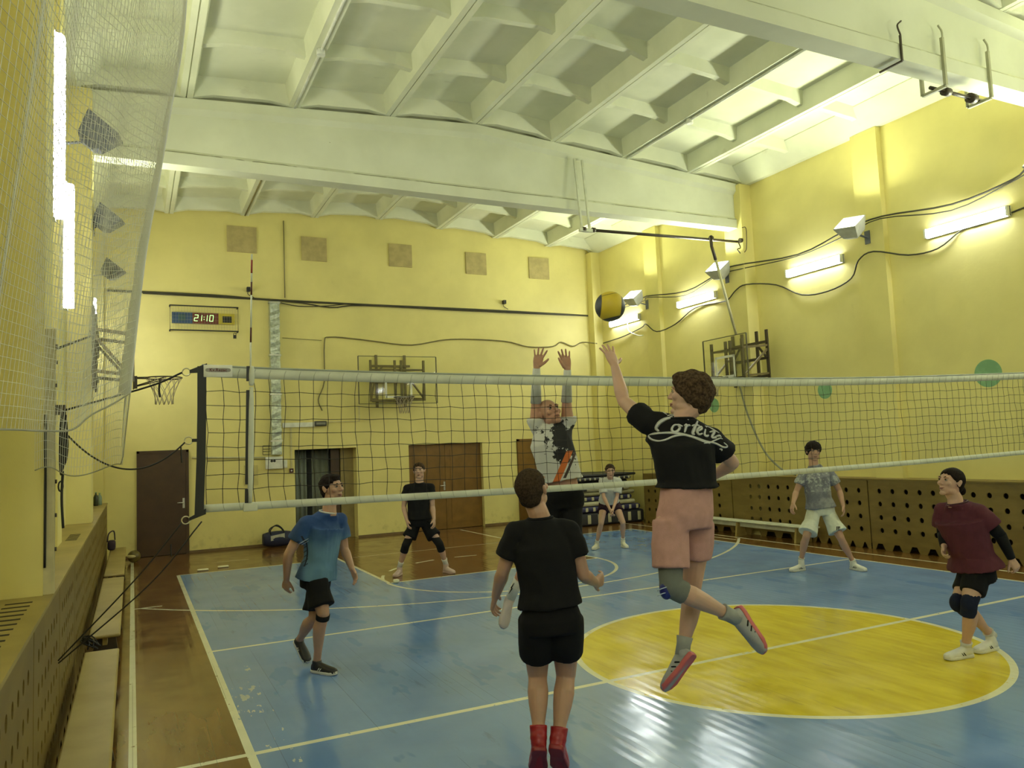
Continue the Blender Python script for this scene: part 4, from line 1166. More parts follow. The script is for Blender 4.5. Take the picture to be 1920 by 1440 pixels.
# ================================================================ protective netting draped along the left wall
F = [(0.66, 5.0, 6.2), (0.47, 5.0, 5.4), (0.36, 5.0, 4.78), (0.32, 5.0, 4.39), (0.285, 5.0, 4.0), (0.215, 5.0, 3.62), (0.15, 5.0, 3.29), (0.08, 5.0, 2.86), (0.03, 5.0, 2.54), (-0.01, 5.0, 2.30)]
Fp = smooth_path(F, 10)
def curve_at(P, t):
    t = max(0, min(0.99999, t))*(len(P)-1); i = int(t); return P[i].lerp(P[i+1], t-i)
M_thread = mat('netting_thread', (0.66, 0.66, 0.58), 0.8, var=0.05)
M_border = mat('netting_border', (0.72, 0.72, 0.70), 0.8, var=0.05)
def s1(u, v):
    """u: 0 near the camera .. 1 far fold, v: 0 top .. 1 hem"""
    f = curve_at(Fp, v)
    n = V((-0.36-0.10*v, 1.9, 6.2+(2.00-6.2)*v))
    e = u**0.9
    p = n.lerp(f, e)
    zb = 2.02+0.05*u+ (0.23*max(0, (u-0.72)/0.28)**1.2)
    p.z = 6.2+(zb-6.2)*v
    sag = math.sin(math.pi*u)
    p.x += -0.16*sag*(0.4+v)+0.035*math.sin(u*17+v*2.2)*(1-v*0.5)*sag+0.02*math.sin(u*31-v*3)*sag+0.10*math.exp(-((u-0.30)/0.10)**2)*(1-v)*0.8
    p.y += 0.03*math.sin(v*9+u*5)*sag
    return p
def s2(u, v):
    """back layer returning from the fold to the wall and trailing lower"""
    f = curve_at(Fp, min(1, v*1.04))
    g = V((-0.50, 5.22, 6.2+(1.86-6.2)*v))
    p = f.lerp(g, u)
    zb = 1.86+0.03*math.sin(u*9) if u > 0.12 else 1.86+(0.12-u)*3.6
    p.z = 6.2+(zb-6.2)*v
    p.y += 0.10*math.sin(math.pi*u)+0.03*math.sin(u*14+v*4)
    p.x += 0.04*math.sin(v*7+u*6)*math.sin(math.pi*u)
    return p
def netting(fn, nu, nv, r, uwarp=lambda u: u):
    m_ = MB()
    G = [[fn(uwarp(i/nu), j/nv) for j in range(nv+1)] for i in range(nu+1)]
    for i in range(nu+1): m_.tube([G[i][j] for j in range(nv+1)], r, 3, caps=False)
    for j in range(nv+1): m_.tube([G[i][j] for i in range(nu+1)], r, 3, caps=False)
    return m_
t = thing('protective_netting', 'pale mesh safety netting draped down along the left wall', 'netting', (0, 4, 1.9))
obj('front_sheet', netting(s1, 112, 90, 0.0015, lambda u: 1-(1-u)**1.6), M_thread, t)
obj('back_sheet', netting(s2, 44, 84, 0.0014), M_thread, t)
bd = MB()
for off, w2 in ((0.0, 0.020),):
    rings = []
    for k in range(41):
        v = k/40; p = s1(1.0, v); ww = 0.008+0.055*v*v
        rings.append([p+V((-ww, 0.004, 0)), p+V((0.004, -0.004, 0)), p+V((0.006, 0.004, 0)), p+V((-ww, 0.012, 0))])
    bd.loft(rings)
obj('edge_binding', bd, M_border, t)
hem = MB().tube([s1(k/60, 1.0) for k in range(61)], 0.005, 5).tube([s2(k/30, 1.0) for k in range(31)], 0.0035, 5)
obj('hem_cord', hem, mat('hem_cord', (0.36, 0.35, 0.26), 0.8), t)
tp = MB().tube([s1(k/60, 0.0) for k in range(61)], 0.006, 5)
obj('head_cable', tp, M_cable, t)

# ================================================================ the ball in the air
def volleyball(c, r):
    m, nt, b = new_mat('volleyball_skin')
    src, x, y, z = position(nt, True)
    # three-panel swirl: yellow with dark blue panels
    fx, fy, fz = x/r, y/r, z/r-1.0
    a = (fx*0.90-fy*0.43-fz*0.10); bq = (fz*0.93+fx*-0.2)
    dark = a.ab().gt(0.66).mx(bq.lt(-0.72))
    c_ = mixc(nt, dark, (0.62, 0.46, 0.03), (0.035, 0.04, 0.05))
    seam = ((a.ab()-0.66).ab().lt(0.02)).mx((bq.ab()-0.72).ab().lt(0.02))
    c_ = mixc(nt, seam*0.8, c_, (0.08, 0.06, 0.02))
    nt.links.new(c_, b.inputs['Base Color']); b.inputs['Roughness'].default_value = 0.5
    o = obj('volleyball', MB().ell(c, r, nu=40, nv=24), m)
    return tag(o, 'yellow and dark volleyball in the air above the net', 'ball')
volleyball((3.04, 4.53, 2.855), 0.107)
J = {'bald': {'anL': (3.172, 5.672, 0.574),
          'anR': (2.817, 5.892, 0.639),
          'chest': (3.135, 5.645, 1.904),
          'chin': (3.149, 5.583, 2.057),
          'elL': (3.263, 5.582, 2.273),
          'elR': (3.034, 5.695, 2.274),
          'haL': (3.227, 5.521, 2.651),
          'haR': (3.045, 5.612, 2.66),
          'head': (3.13, 5.648, 2.154),
          'hipL': (3.275, 5.598, 1.385),
          'hipR': (3.132, 5.669, 1.392),
          'knL': (3.174, 5.514, 1.002),
          'knR': (2.911, 5.622, 1.059),
          'neck': (3.155, 5.669, 2.033),
          'pelvis': (3.214, 5.629, 1.445),
          'shL': (3.272, 5.6, 2.059),
          'shR': (3.035, 5.717, 2.052),
          'toL': (3.107, 5.592, 0.412),
          'toR': (2.724, 5.826, 0.464),
          'top': (3.125, 5.684, 2.268),
          'waist': (3.212, 5.629, 1.591),
          'wrL': (3.251, 5.521, 2.522),
          'wrR': (3.021, 5.635, 2.546)},
 'blue': {'anL': (1.371, 7.388, 0.209),
          'anR': (1.443, 6.984, 0.098),
          'chest': (1.536, 6.994, 1.264),
          'chin': (1.646, 6.917, 1.472),
          'elL': (1.732, 7.075, 1.026),
          'elR': (1.21, 6.955, 1.042),
          'haL': (1.773, 6.843, 0.785),
          'haR': (1.211, 7.155, 0.685),
          'head': (1.602, 6.961, 1.587),
          'hipL': (1.502, 7.111, 0.737),
          'hipR': (1.439, 6.941, 0.768),
          'knL': (1.448, 7.06, 0.458),
          'knR': (1.475, 6.834, 0.53),
          'neck': (1.572, 6.976, 1.394),
          'pelvis': (1.463, 7.052, 0.796),
          'shL': (1.699, 7.07, 1.317),
          'shR': (1.359, 6.925, 1.32),
          'toL': (1.418, 7.275, 0.074),
          'toR': (1.54, 6.847, 0.028),
          'top': (1.591, 6.967, 1.696),
          'waist': (1.5, 7.034, 0.958),
          'wrL': (1.754, 6.908, 0.872),
          'wrR': (1.215, 7.086, 0.806)},
 'farblack': {'anL': (4.328, 11.303, 0.128),
              'anR': (3.671, 11.572, 0.116),
              'chest': (3.96, 11.429, 1.231),
              'chin': (3.968, 11.358, 1.461),
              'elL': (4.153, 11.334, 1.018),
              'elR': (3.755, 11.53, 1.036),
              'haL': (4.111, 11.176, 0.748),
              'haR': (3.755, 11.352, 0.748),
              'head': (3.984, 11.417, 1.573),
              'hipL': (4.056, 11.381, 0.737),
              'hipR': (3.902, 11.458, 0.744),
              'knL': (4.189, 11.182, 0.46),
              'knR': (3.731, 11.408, 0.465),
              'neck': (3.98, 11.419, 1.41),
              'pelvis': (3.977, 11.421, 0.798),
              'shL': (4.14, 11.34, 1.337),
              'shR': (3.807, 11.504, 1.336),
              'toL': (4.373, 11.113, 0.066),
              'toR': (3.569, 11.444, 0.031),
              'top': (3.98, 11.419, 1.68),
              'waist': (3.96, 11.429, 0.969),
              'wrL': (4.127, 11.212, 0.832),
              'wrR': (3.755, 11.396, 0.833)},
 'girl': {'anL': (7.938, 11.805, 0.122),
          'anR': (7.487, 11.972, 0.1),
          'chest': (7.701, 11.788, 1.102),
          'chin': (7.616, 11.607, 1.291),
          'elL': (7.756, 11.649, 0.914),
          'elR': (7.543, 11.754, 0.923),
          'haL': (7.532, 11.492, 0.611),
          'haR': (7.532, 11.492, 0.62),
          'head': (7.65, 11.668, 1.382),
          'hipL': (7.883, 11.921, 0.769),
          'hipR': (7.701, 12.011, 0.777),
          'knL': (7.84, 11.63, 0.456),
          'knR': (7.479, 11.786, 0.456),
          'neck': (7.7, 11.755, 1.255),
          'pelvis': (7.789, 11.967, 0.812),
          'shL': (7.835, 11.688, 1.211),
          'shR': (7.569, 11.819, 1.223),
          'toL': (7.894, 11.648, 0.046),
          'toR': (7.342, 11.854, 0.05),
          'top': (7.683, 11.707, 1.494),
          'waist': (7.75, 11.897, 0.923),
          'wrL': (7.578, 11.536, 0.707),
          'wrR': (7.536, 11.557, 0.709)},
 'grey': {'anL': (8.947, 7.68, 0.103),
          'anR': (8.378, 8.072, 0.146),
          'chest': (8.641, 7.943, 1.297),
          'chin': (8.58, 7.906, 1.509),
          'elL': (8.923, 7.803, 1.082),
          'elR': (8.378, 8.072, 1.092),
          'haL': (8.829, 7.671, 0.756),
          'haR': (8.18, 7.992, 0.851),
          'head': (8.629, 7.948, 1.642),
          'hipL': (8.754, 7.886, 0.778),
          'hipR': (8.587, 7.969, 0.786),
          'knL': (8.762, 7.704, 0.453),
          'knR': (8.342, 7.912, 0.487),
          'neck': (8.625, 7.95, 1.477),
          'pelvis': (8.677, 7.924, 0.833),
          'shL': (8.813, 7.857, 1.363),
          'shR': (8.49, 8.017, 1.371),
          'toL': (8.932, 7.52, 0.009),
          'toR': (8.151, 8.073, 0.081),
          'top': (8.631, 7.947, 1.777),
          'waist': (8.654, 7.936, 0.983),
          'wrL': (8.849, 7.695, 0.878),
          'wrR': (8.229, 8.001, 0.943)},
 'jumper': {'anL': (3.071, 3.479, 0.876),
            'anR': (2.845, 3.68, 0.677),
            'chest': (2.864, 3.604, 1.862),
            'chin': (2.843, 3.637, 2.06),
            'elL': (2.677, 3.897, 2.143),
            'elR': (3.208, 3.568, 1.745),
            'haL': (2.685, 4.049, 2.48),
            'haR': (3.177, 3.806, 1.673),
            'head': (2.921, 3.576, 2.149),
            'hipL': (2.748, 3.605, 1.412),
            'hipR': (2.968, 3.631, 1.392),
            'knL': (2.705, 3.571, 1.078),
            'knR': (2.959, 3.713, 1.004),
            'neck': (2.873, 3.599, 2.026),
            'pelvis': (2.86, 3.606, 1.464),
            'shL': (2.704, 3.705, 2.035),
            'shR': (3.043, 3.549, 1.917),
            'toL': (3.17, 3.408, 0.687),
            'toR': (2.755, 3.747, 0.508),
            'top': (2.948, 3.562, 2.285),
            'waist': (2.88, 3.596, 1.646),
            'wrL': (2.689, 3.992, 2.375),
            'wrR': (3.215, 3.743, 1.666)},
 'man_front': {'anL': (2.069, 4.03, 0.246),
               'anR': (2.167, 3.982, 0.23),
               'chest': (2.14, 4.018, 1.309),
               'chin': (2.158, 4.076, 1.535),
               'elL': (1.942, 4.149, 1.17),
               'elR': (2.357, 3.932, 1.134),
               'haL': (1.976, 4.389, 0.918),
               'haR': (2.599, 4.114, 1.058),
               'head': (2.1, 4.037, 1.64),
               'hipL': (2.092, 4.041, 0.87),
               'hipR': (2.241, 3.968, 0.864),
               'knL': (2.16, 4.186, 0.542),
               'knR': (2.311, 4.112, 0.536),
               'neck': (2.133, 4.021, 1.484),
               'pelvis': (2.165, 4.005, 0.897),
               'shL': (2.0, 4.087, 1.423),
               'shR': (2.284, 3.946, 1.419),
               'toL': (2.114, 4.142, 0.089),
               'toR': (2.236, 4.082, 0.068),
               'top': (2.094, 4.04, 1.771),
               'waist': (2.167, 4.005, 1.064),
               'wrL': (1.969, 4.326, 0.999),
               'wrR': (2.522, 4.074, 1.053)},
 'woman': {'anL': (6.196, 4.254, 0.085),
           'anR': (6.565, 4.272, 0.128),
           'chest': (6.291, 4.274, 1.118),
           'chin': (6.174, 4.332, 1.334),
           'elL': (6.447, 4.04, 0.99),
           'elR': (6.339, 4.473, 0.985),
           'haL': (6.554, 3.999, 0.727),
           'haR': (6.157, 4.362, 0.823),
           'head': (6.247, 4.296, 1.434),
           'hipL': (6.305, 4.178, 0.653),
           'hipR': (6.419, 4.3, 0.624),
           'knL': (6.152, 4.164, 0.457),
           'knR': (6.221, 4.309, 0.433),
           'neck': (6.279, 4.28, 1.275),
           'pelvis': (6.386, 4.227, 0.682),
           'shL': (6.338, 4.139, 1.211),
           'shR': (6.319, 4.439, 1.21),
           'toL': (6.056, 4.279, 0.006),
           'toR': (6.425, 4.275, 0.042),
           'top': (6.296, 4.272, 1.54),
           'waist': (6.357, 4.242, 0.825),
           'wrL': (6.535, 4.02, 0.796),
           'wrR': (6.209, 4.382, 0.896)}}
PRINT = [(0.008,
  [(2.7956, 3.6376, 2.0439), (2.7688, 3.6509, 2.0638), (2.7201, 3.675, 2.0661), (2.6811, 3.6943, 2.0531), (2.6681, 3.7007, 2.0304), (2.6793, 3.6952, 2.0027),
   (2.7157, 3.6772, 1.9792), (2.7644, 3.6531, 1.9785), (2.8002, 3.6354, 1.9971), (2.8138, 3.6286, 2.0182), (2.7951, 3.6379, 2.033), (2.7534, 3.6585, 2.035), (2.7247, 3.6727, 2.02),
   (2.715, 3.6775, 1.9932), (2.7218, 3.6741, 1.9619), (2.7487, 3.6608, 1.9436), (2.7905, 3.6401, 1.9448)]),
 (0.014, [(2.8226, 3.6243, 2.0256), (2.7874, 3.6417, 2.0194), (2.7516, 3.6594, 1.9993), (2.7305, 3.6698, 1.9692), (2.742, 3.6641, 1.9486)]),
 (0.01,
  [(2.8398, 3.6158, 1.9813), (2.8202, 3.6255, 1.9791), (2.8065, 3.6322, 1.958), (2.8126, 3.6292, 1.9406), (2.8323, 3.6195, 1.9444), (2.8472, 3.6121, 1.9638),
   (2.8398, 3.6158, 1.9813), (2.8615, 3.605, 1.9709)]),
 (0.01, [(2.87, 3.6008, 1.9737), (2.8829, 3.5945, 1.9793), (2.876, 3.5979, 1.9548), (2.868, 3.6019, 1.935)]),
 (0.008, [(2.8778, 3.597, 1.9624), (2.8931, 3.5894, 1.9757), (2.9034, 3.5843, 1.9721)]),
 (0.012, [(2.9452, 3.5637, 1.9981), (2.925, 3.5736, 1.9603), (2.9108, 3.5807, 1.9284), (2.9215, 3.5754, 1.9217)]),
 (0.008, [(2.9103, 3.5809, 1.9718), (2.9314, 3.5705, 1.9755), (2.9521, 3.5603, 1.9714)]),
 (0.01,
  [(2.9349, 3.5687, 1.9381), (2.9614, 3.5557, 1.9508), (2.9641, 3.5543, 1.9615), (2.9486, 3.562, 1.9592), (2.935, 3.5687, 1.9396), (2.9437, 3.5644, 1.9206),
   (2.9635, 3.5546, 1.9259)]),
 (0.01, [(2.9857, 3.5436, 1.9497), (2.9743, 3.5493, 1.9192), (2.9863, 3.5434, 1.9094), (2.9977, 3.5377, 1.915)]), (0.01, [(2.992, 3.5405, 1.9634), (2.9947, 3.5392, 1.9617)]),
 (0.01, [(3.007, 3.5331, 1.9317), (3.0336, 3.5199, 1.9351), (3.0144, 3.5295, 1.9019), (3.0385, 3.5175, 1.8977)]),
 (0.008, [(3.0248, 3.5243, 1.9014), (3.0565, 3.5086, 1.9092), (3.0664, 3.5037, 1.8995)]),
 (0.007, [(2.7953, 3.6378, 2.0362), (2.8305, 3.6204, 2.0439), (2.8651, 3.6033, 2.0391), (2.8924, 3.5898, 2.027), (2.9191, 3.5766, 2.0055)]),
 (0.006, [(2.8018, 3.6346, 2.0281), (2.8371, 3.6171, 2.0373), (2.8679, 3.6019, 2.025), (2.8948, 3.5886, 2.0067)]),
 (0.006, [(2.9867, 3.5431, 1.9683), (3.0107, 3.5313, 1.9609), (3.034, 3.5197, 1.9428), (3.0574, 3.5082, 1.9247)]),
 (0.008,
  [(2.7487, 3.6609, 1.942), (2.7136, 3.6782, 1.9375), (2.6936, 3.6881, 1.926), (2.7016, 3.6842, 1.9047), (2.7323, 3.669, 1.8932), (2.7708, 3.6499, 1.8992), (2.817, 3.6271, 1.9172),
   (2.8728, 3.5995, 1.9208), (2.9274, 3.5725, 1.9013), (2.9818, 3.5456, 1.8786), (3.0297, 3.5219, 1.8656), (3.0702, 3.5018, 1.8436), (3.0943, 3.4899, 1.841),
   (3.0983, 3.4879, 1.8501), (3.0785, 3.4977, 1.868)]),
 (0.01,
  [(2.6994, 3.6852, 1.9304), (2.7484, 3.661, 1.9374), (2.804, 3.6335, 1.9364), (2.8591, 3.6063, 1.9245), (2.9137, 3.5792, 1.905), (2.9541, 3.5592, 1.8815),
   (2.9951, 3.539, 1.8672)]),
 (0.006, [(2.9604, 3.5561, 1.8688), (2.9953, 3.5389, 1.8718), (3.0236, 3.5249, 1.8813), (3.0556, 3.509, 1.8938), (3.0728, 3.5006, 1.8899)]),
 (0.006, [(3.0522, 3.5107, 1.8336), (3.0658, 3.504, 1.8284), (3.0633, 3.5052, 1.8208)])]
# ================================================================ people
YAW = 0.4593
RX = V((math.cos(YAW), -math.sin(YAW), 0)); FY = V((math.sin(YAW), math.cos(YAW), 0)); UZ = V((0, 0, 1))
def cv(a, b_, c): return (RX*a+FY*b_+UZ*c).normalized()     # right, away, up as seen from the sideline seat

def fuse(mb, voxel, it=4, fac=0.5):
    """one continuous skin over overlapping solids"""
    me = bpy.data.meshes.new('tmp'); me.from_pydata([tuple(p) for p in mb.v], [], mb.f); fixn(me)
    o = bpy.data.objects.new('tmp', me); COL.objects.link(o)
    r = o.modifiers.new('r', 'REMESH'); r.mode = 'VOXEL'; r.voxel_size = voxel; r.use_smooth_shade = True
    s = o.modifiers.new('s', 'SMOOTH'); s.factor = fac; s.iterations = it
    dg = bpy.context.evaluated_depsgraph_get(); dg.update()
    out = bpy.data.meshes.new_from_object(o.evaluated_get(dg))
    bpy.data.objects.remove(o); bpy.data.meshes.remove(me)
    return out
def finish(name, me, m, parent, fn=None, label=None):
    """deform in world space, move to the root's frame, link"""
    n = len(me.vertices)
    if fn:
        nor = [v.normal.copy() for v in me.vertices]
        for v, nn in zip(me.vertices, nor): v.co = fn(v.co, nn)
    org = root_loc(parent)
    for v in me.vertices: v.co -= org
    me.materials.clear()
    for k in (m if isinstance(m, (list, tuple)) else [m]): me.materials.append(k)
    me.polygons.foreach_set('use_smooth', [True]*len(me.polygons)); me.update()
    o = bpy.data.objects.new(name, me); COL.objects.link(o); o.parent = parent
    if label: o['label'] = label
    return o
def folds(amp, fr, axis=None, seed=0.0):
    def f(p, n):
        q = V((p.x*fr+seed, p.y*fr, p.z*fr*0.45))
        a = noise.noise(q)+0.5*noise.noise(q*2.3)
        rdg = 1-abs(noise.noise(V((p.x*fr*0.9+p.z*3+seed, p.y*fr*0.9, p.z*fr*0.9+seed))))*2
        return p+n*amp*(a*0.8+rdg*0.5-0.2)
    return f
def ring(c, ax, ay, a, b_, n=24, pw=1.0):
    out = []
    for k in range(n):
        t = 2*math.pi*k/n; x, y = math.cos(t), math.sin(t)
        if pw != 1.0: x = math.copysign(abs(x)**pw, x); y = math.copysign(abs(y)**pw, y)
        out.append(c+ax*a*x+ay*b_*y)
    return out
def limb(mb, p0, p1, prof, n=16, bend=None):
    """prof: (t, radius, forward offset) stations between p0 and p1; bend = direction of the muscle bulge"""
    p0, p1 = V(p0), V(p1); d = (p1-p0)
    pts, rs = [], []
    for s in prof:
        q = p0+d*s[0]
        if len(s) > 2 and bend is not None: q = q+bend*s[2]
        pts.append(q); rs.append(s[1])
    mb.tube(pts, rs, n)
    mb.ell(pts[0], rs[0], nu=14, nv=9); mb.ell(pts[-1], rs[-1], nu=14, nv=9)

def hand(mb, wr, d, pn, th, curl=0.35, spread=0.12, s=1.0, thumb=0.8, curls=None):
    """wr wrist, d finger direction, pn direction the palm faces, th side of the thumb"""
    d = V(d).normalized(); pn = (V(pn)-d*V(pn).dot(d)).normalized(); side = d.cross(pn).normalized()
    if side.dot(V(th)) < 0: side = -side
    s = s*1.0
    L = 0.092*s
    secs = []
    for t, w_, h_ in ((-0.10, 0.026, 0.020), (0.1, 0.031, 0.018), (0.45, 0.040, 0.017), (0.8, 0.043, 0.015), (1.0, 0.040, 0.012)):
        secs.append(ring(wr+d*L*t, side, pn, w_*s, h_*s, 16, 0.8))
    mb.loft(secs)
    lens = (0.070, 0.079, 0.074, 0.058); rad = (0.0092, 0.0095, 0.009, 0.0082)
    for k in range(4):
        off = (0.0315-0.021*k)*s
        base = wr+d*L*(0.93-(0.05 if k == 3 else 0))+side*off
        fd = (d+side*(spread*(1.35-0.9*k))).normalized()
        pts = [base]; ang = 0; c = curls[k] if curls else curl
        for j, fr in enumerate((0.46, 0.30, 0.24)):
            ang += c*(0.8 if j == 0 else 1.0)
            dd = fd*math.cos(ang)+pn*math.sin(ang)
            pts.append(pts[-1]+dd*lens[k]*s*fr)
        r = rad[k]*s
        mb.tube(pts, [r*1.08, r, r*0.95, r*0.80], 8); mb.ell(pts[-1], r*0.80, nu=8, nv=6)
        for q in pts[1:3]: mb.ell(q, r*1.04, nu=8, nv=6)
    b0 = wr+d*L*0.22+side*0.026*s+pn*0.006*s
    td = (d*(1.1-thumb*0.65)+side*thumb+pn*0.25).normalized()
    b1 = b0+td*0.042*s; b2 = b1+(td+d*0.35+pn*0.1*curl).normalized()*0.027*s; b3 = b2+(td+d*0.55).normalized()*0.018*s
    mb.tube([b0, b1, b2, b3], [0.016*s, 0.0125*s, 0.0108*s, 0.0085*s], 8); mb.ell(b3, 0.0085*s, nu=8, nv=6); mb.ell(b0, 0.017*s, nu=10, nv=6)
    mb.ell(b1, 0.0128*s, nu=8, nv=6)

def head_prims(mb, c, f, u, neck, k=1.0, jaw=1.0):
    r = f.cross(u).normalized()
    def P(a, b_, h): return c+r*a*k+f*b_*k+u*h*k
    ax = (r, f, u)
    def E(a, b_, h, ra, rb, rc): mb.ell(P(a, b_, h), (ra*k, rb*k, rc*k), ax, 18, 12)
    E(0, -0.012, 0.034, 0.076, 0.096, 0.084)
    E(0, 0.022, -0.005, 0.066, 0.072, 0.085)
    E(0, 0.030, -0.050, 0.052*jaw, 0.058, 0.058)
    E(0, 0.070, -0.098, 0.026*jaw, 0.022, 0.018)
    for s in (-1, 1):
        E(s*0.042*jaw, 0.015, -0.068, 0.018, 0.040, 0.028)
        E(s*0.042, 0.066, -0.018, 0.022, 0.020, 0.020)
        E(s*0.030, 0.082, 0.030, 0.026, 0.012, 0.009)
        E(s*0.078, -0.006, 0.000, 0.008, 0.018, 0.031)
        E(s*0.084, -0.014, 0.010, 0.007, 0.012, 0.020)
        E(s*0.010, 0.100, -0.028, 0.009, 0.009, 0.007)
        E(s*0.031, 0.076, 0.010, 0.014, 0.014, 0.010)
    mb.tube([P(0, 0.086, 0.022), P(0, 0.098, 0.0), P(0, 0.110, -0.024)], [0.009*k, 0.010*k, 0.011*k], 10)
    mb.ell(P(0, 0.109, -0.024), 0.0115*k, nu=10, nv=7)
    E(0, 0.086, -0.056, 0.022, 0.012, 0.007); E(0, 0.083, -0.068, 0.019, 0.013, 0.008)
    nb = V(neck)
    mb.tube([P(0, -0.020, -0.03), P(0, -0.018, -0.075), nb.lerp(P(0, -0.018, -0.075), 0.35), nb-u*0.05], [0.060*k, 0.056*k, 0.056*k, 0.062*k], 16)

def face_parts(root, c, f, u, k, skin_dark, brow_c, smile=False, open_=False, lip=None):
    r = f.cross(u).normalized()
    def P(a, b_, h): return c+r*a*k+f*b_*k+u*h*k
    for s in (-1, 1):
        e = obj('eye', MB().ell(P(s*0.031, 0.0815, 0.010), 0.0115*k, nu=14, nv=10), mat('eye_white', (0.26, 0.23, 0.19), 0.4), root)
        obj('iris', MB().ell(P(s*0.031, 0.0900, 0.010), (0.0070*k, 0.0045*k, 0.0070*k), (r, f, u), 12, 8), mat('iris_dark', (0.02, 0.014, 0.01), 0.2), e)
        m_ = MB().tube([P(s*0.015, 0.093, 0.028), P(s*0.030, 0.094, 0.033), P(s*0.046, 0.083, 0.027)], [0.0028*k, 0.0036*k, 0.002*k], 6)
        obj('eyebrow', m_, brow_c, root)
        obj('eyelid', MB().tube([P(s*0.019, 0.0905, 0.015), P(s*0.031, 0.0945, 0.0195), P(s*0.043, 0.0880, 0.015)], [0.0018*k, 0.0028*k, 0.0018*k], 6), skin_dark, root)
    cu = 0.007 if smile else 0.0
    lp = lip or mat('lips', (0.26, 0.11, 0.085), 0.5)
    m_ = MB().tube([P(-0.024, 0.081, -0.060+cu), P(-0.012, 0.0945, -0.0585), P(0, 0.098, -0.0595), P(0.012, 0.0945, -0.0585), P(0.024, 0.081, -0.060+cu)], [0.0015*k, 0.0038*k, 0.0036*k, 0.0038*k, 0.0015*k], 6)
    d = 0.010 if open_ else 0.0055
    m_.tube([P(-0.022, 0.081, -0.061+cu), P(-0.010, 0.093, -0.0610-d), P(0, 0.0955, -0.0625-d), P(0.010, 0.093, -0.0610-d), P(0.022, 0.081, -0.061+cu)], [0.0015*k, 0.0038*k, 0.0044*k, 0.0038*k, 0.0015*k], 6)
    mo = obj('mouth', m_, lp, root)
    if open_ or smile:
        obj('teeth', MB().ell(P(0, 0.091, -0.0640+cu*0.3), (0.014*k, 0.0048*k, 0.0034*k if smile else 0.005*k), (r, f, u), 12, 8), mat('teeth', (0.55, 0.52, 0.45), 0.4) if smile else mat('mouth_dark', (0.04, 0.012, 0.01), 0.6), mo)

HL = ([-0.13, -0.05, 0.0, 0.035, 0.07, 0.11], [-0.080, -0.070, -0.012, 0.030, 0.062, 0.070])
def hair(root, c, f, u, k, m, kind, seed=1):
    r = f.cross(u).normalized()
    def P(a, b_, h): return c+r*a*k+f*b_*k+u*h*k
    ax = (r, f, u); mb = MB()
    def E(a, b_, h, ra, rb, rc): mb.ell(P(a, b_, h), (ra*k, rb*k, rc*k), ax, 24, 16)
    pad = {'buzz': 0.005, 'short': 0.008, 'fluffy': 0.022, 'bowl': 0.022, 'pulled': 0.007}[kind]
    E(0, -0.012, 0.034, 0.077+pad, 0.097+pad, 0.085+pad)
    E(0, -0.045, -0.015, 0.060+pad*0.8, 0.056+pad*0.8, 0.070+pad*0.4)
    hl = [list(HL[0]), list(HL[1])]; amp, fr = 0.003, 60
    if kind == 'short':
        E(0, 0.040, 0.090, 0.056, 0.045, 0.022); amp = 0.006; fr = 60
    if kind == 'fluffy':
        E(0, 0.045, 0.090, 0.072, 0.060, 0.030); E(0.02, -0.075, 0.0, 0.070, 0.048, 0.075)
        for a in (-1, 1): E(a*0.062, -0.02, 0.01, 0.035, 0.055, 0.060)
        E(0, -0.07, -0.045, 0.055, 0.040, 0.050)
        hl[1] = [-0.120, -0.105, -0.035, 0.010, 0.050, 0.055]; amp = 0.011; fr = 42
    if kind == 'bowl':
        E(0, 0.030, 0.056, 0.080, 0.074, 0.050); hl[1] = [-0.060, -0.045, 0.000, 0.018, 0.030, 0.030]; amp = 0.006; fr = 45
    if kind == 'pulled': amp = 0.0025; fr = 50
    me = fuse(mb, 0.006*k, 3)
    def fn(p, n):
        q = p-c; a, b_, h = q.dot(r)/k, q.dot(f)/k, q.dot(u)/k
        lim = float(np.interp(b_, hl[0], hl[1]))
        if kind in ('short', 'pulled', 'fluffy') and b_ > 0.03: lim += 0.10*min(abs(a), 0.06)*-1+0.004*math.sin(a*220)
        t = (lim+0.012-h)/0.024
        if t > 0:
            t = min(1, t); t = t*t*(3-2*t); q = q*(1-0.15*t); p = c+q
            if t >= 1: return p
        w_ = noise.noise(V((a*fr*0.7, b_*fr*0.35, h*fr*0.5+seed)))+0.5*noise.noise(V((a*fr*1.8, b_*fr*0.7, h*fr*1.1+seed)))
        return p+n*amp*w_*k
    o = finish('hair', me, m, root, fn)
    return o, P, ax

# --- materials
def skin(name, col):
    m, nt, b = new_mat(name)
    src, x, y, z = position(nt)
    n = noise_s(nt, src, 12, 4, seed=2)
    c = mixc(nt, n.step(0.3, 0.7), tuple(q*0.93 for q in col), (min(1, col[0]*1.06), col[1]*0.99, col[2]*0.97))
    nt.links.new(c, b.inputs['Base Color']); b.inputs['Roughness'].default_value = 0.52
    b.inputs['Subsurface Weight'].default_value = 0.08; b.inputs['Subsurface Radius'].default_value = (0.02, 0.008, 0.004); b.inputs['Subsurface Scale'].default_value = 0.5
    return m
SK = skin('skin', (0.45, 0.275, 0.185)); SK2 = skin('skin_pale', (0.50, 0.325, 0.235)); SK3 = skin('skin_ruddy', (0.44, 0.245, 0.160))
SKD = mat('skin_shade', (0.30, 0.16, 0.10), 0.6)
def cloth(name, col, rough=0.85, bump=0.25):
    return mat(name, col, rough, var=0.06, vscale=20, bump=bump, bscale=260, spec=0.2)
C_black = cloth('black_jersey', (0.0085, 0.0085, 0.009))
C_black2 = cloth('black_shorts', (0.0075, 0.0075, 0.008))
C_navy = cloth('navy_kneepad', (0.010, 0.014, 0.035))
C_maroon = cloth('maroon_cotton', (0.085, 0.022, 0.035))
C_pink = cloth('pink_shorts_cotton', (0.47, 0.265, 0.235))
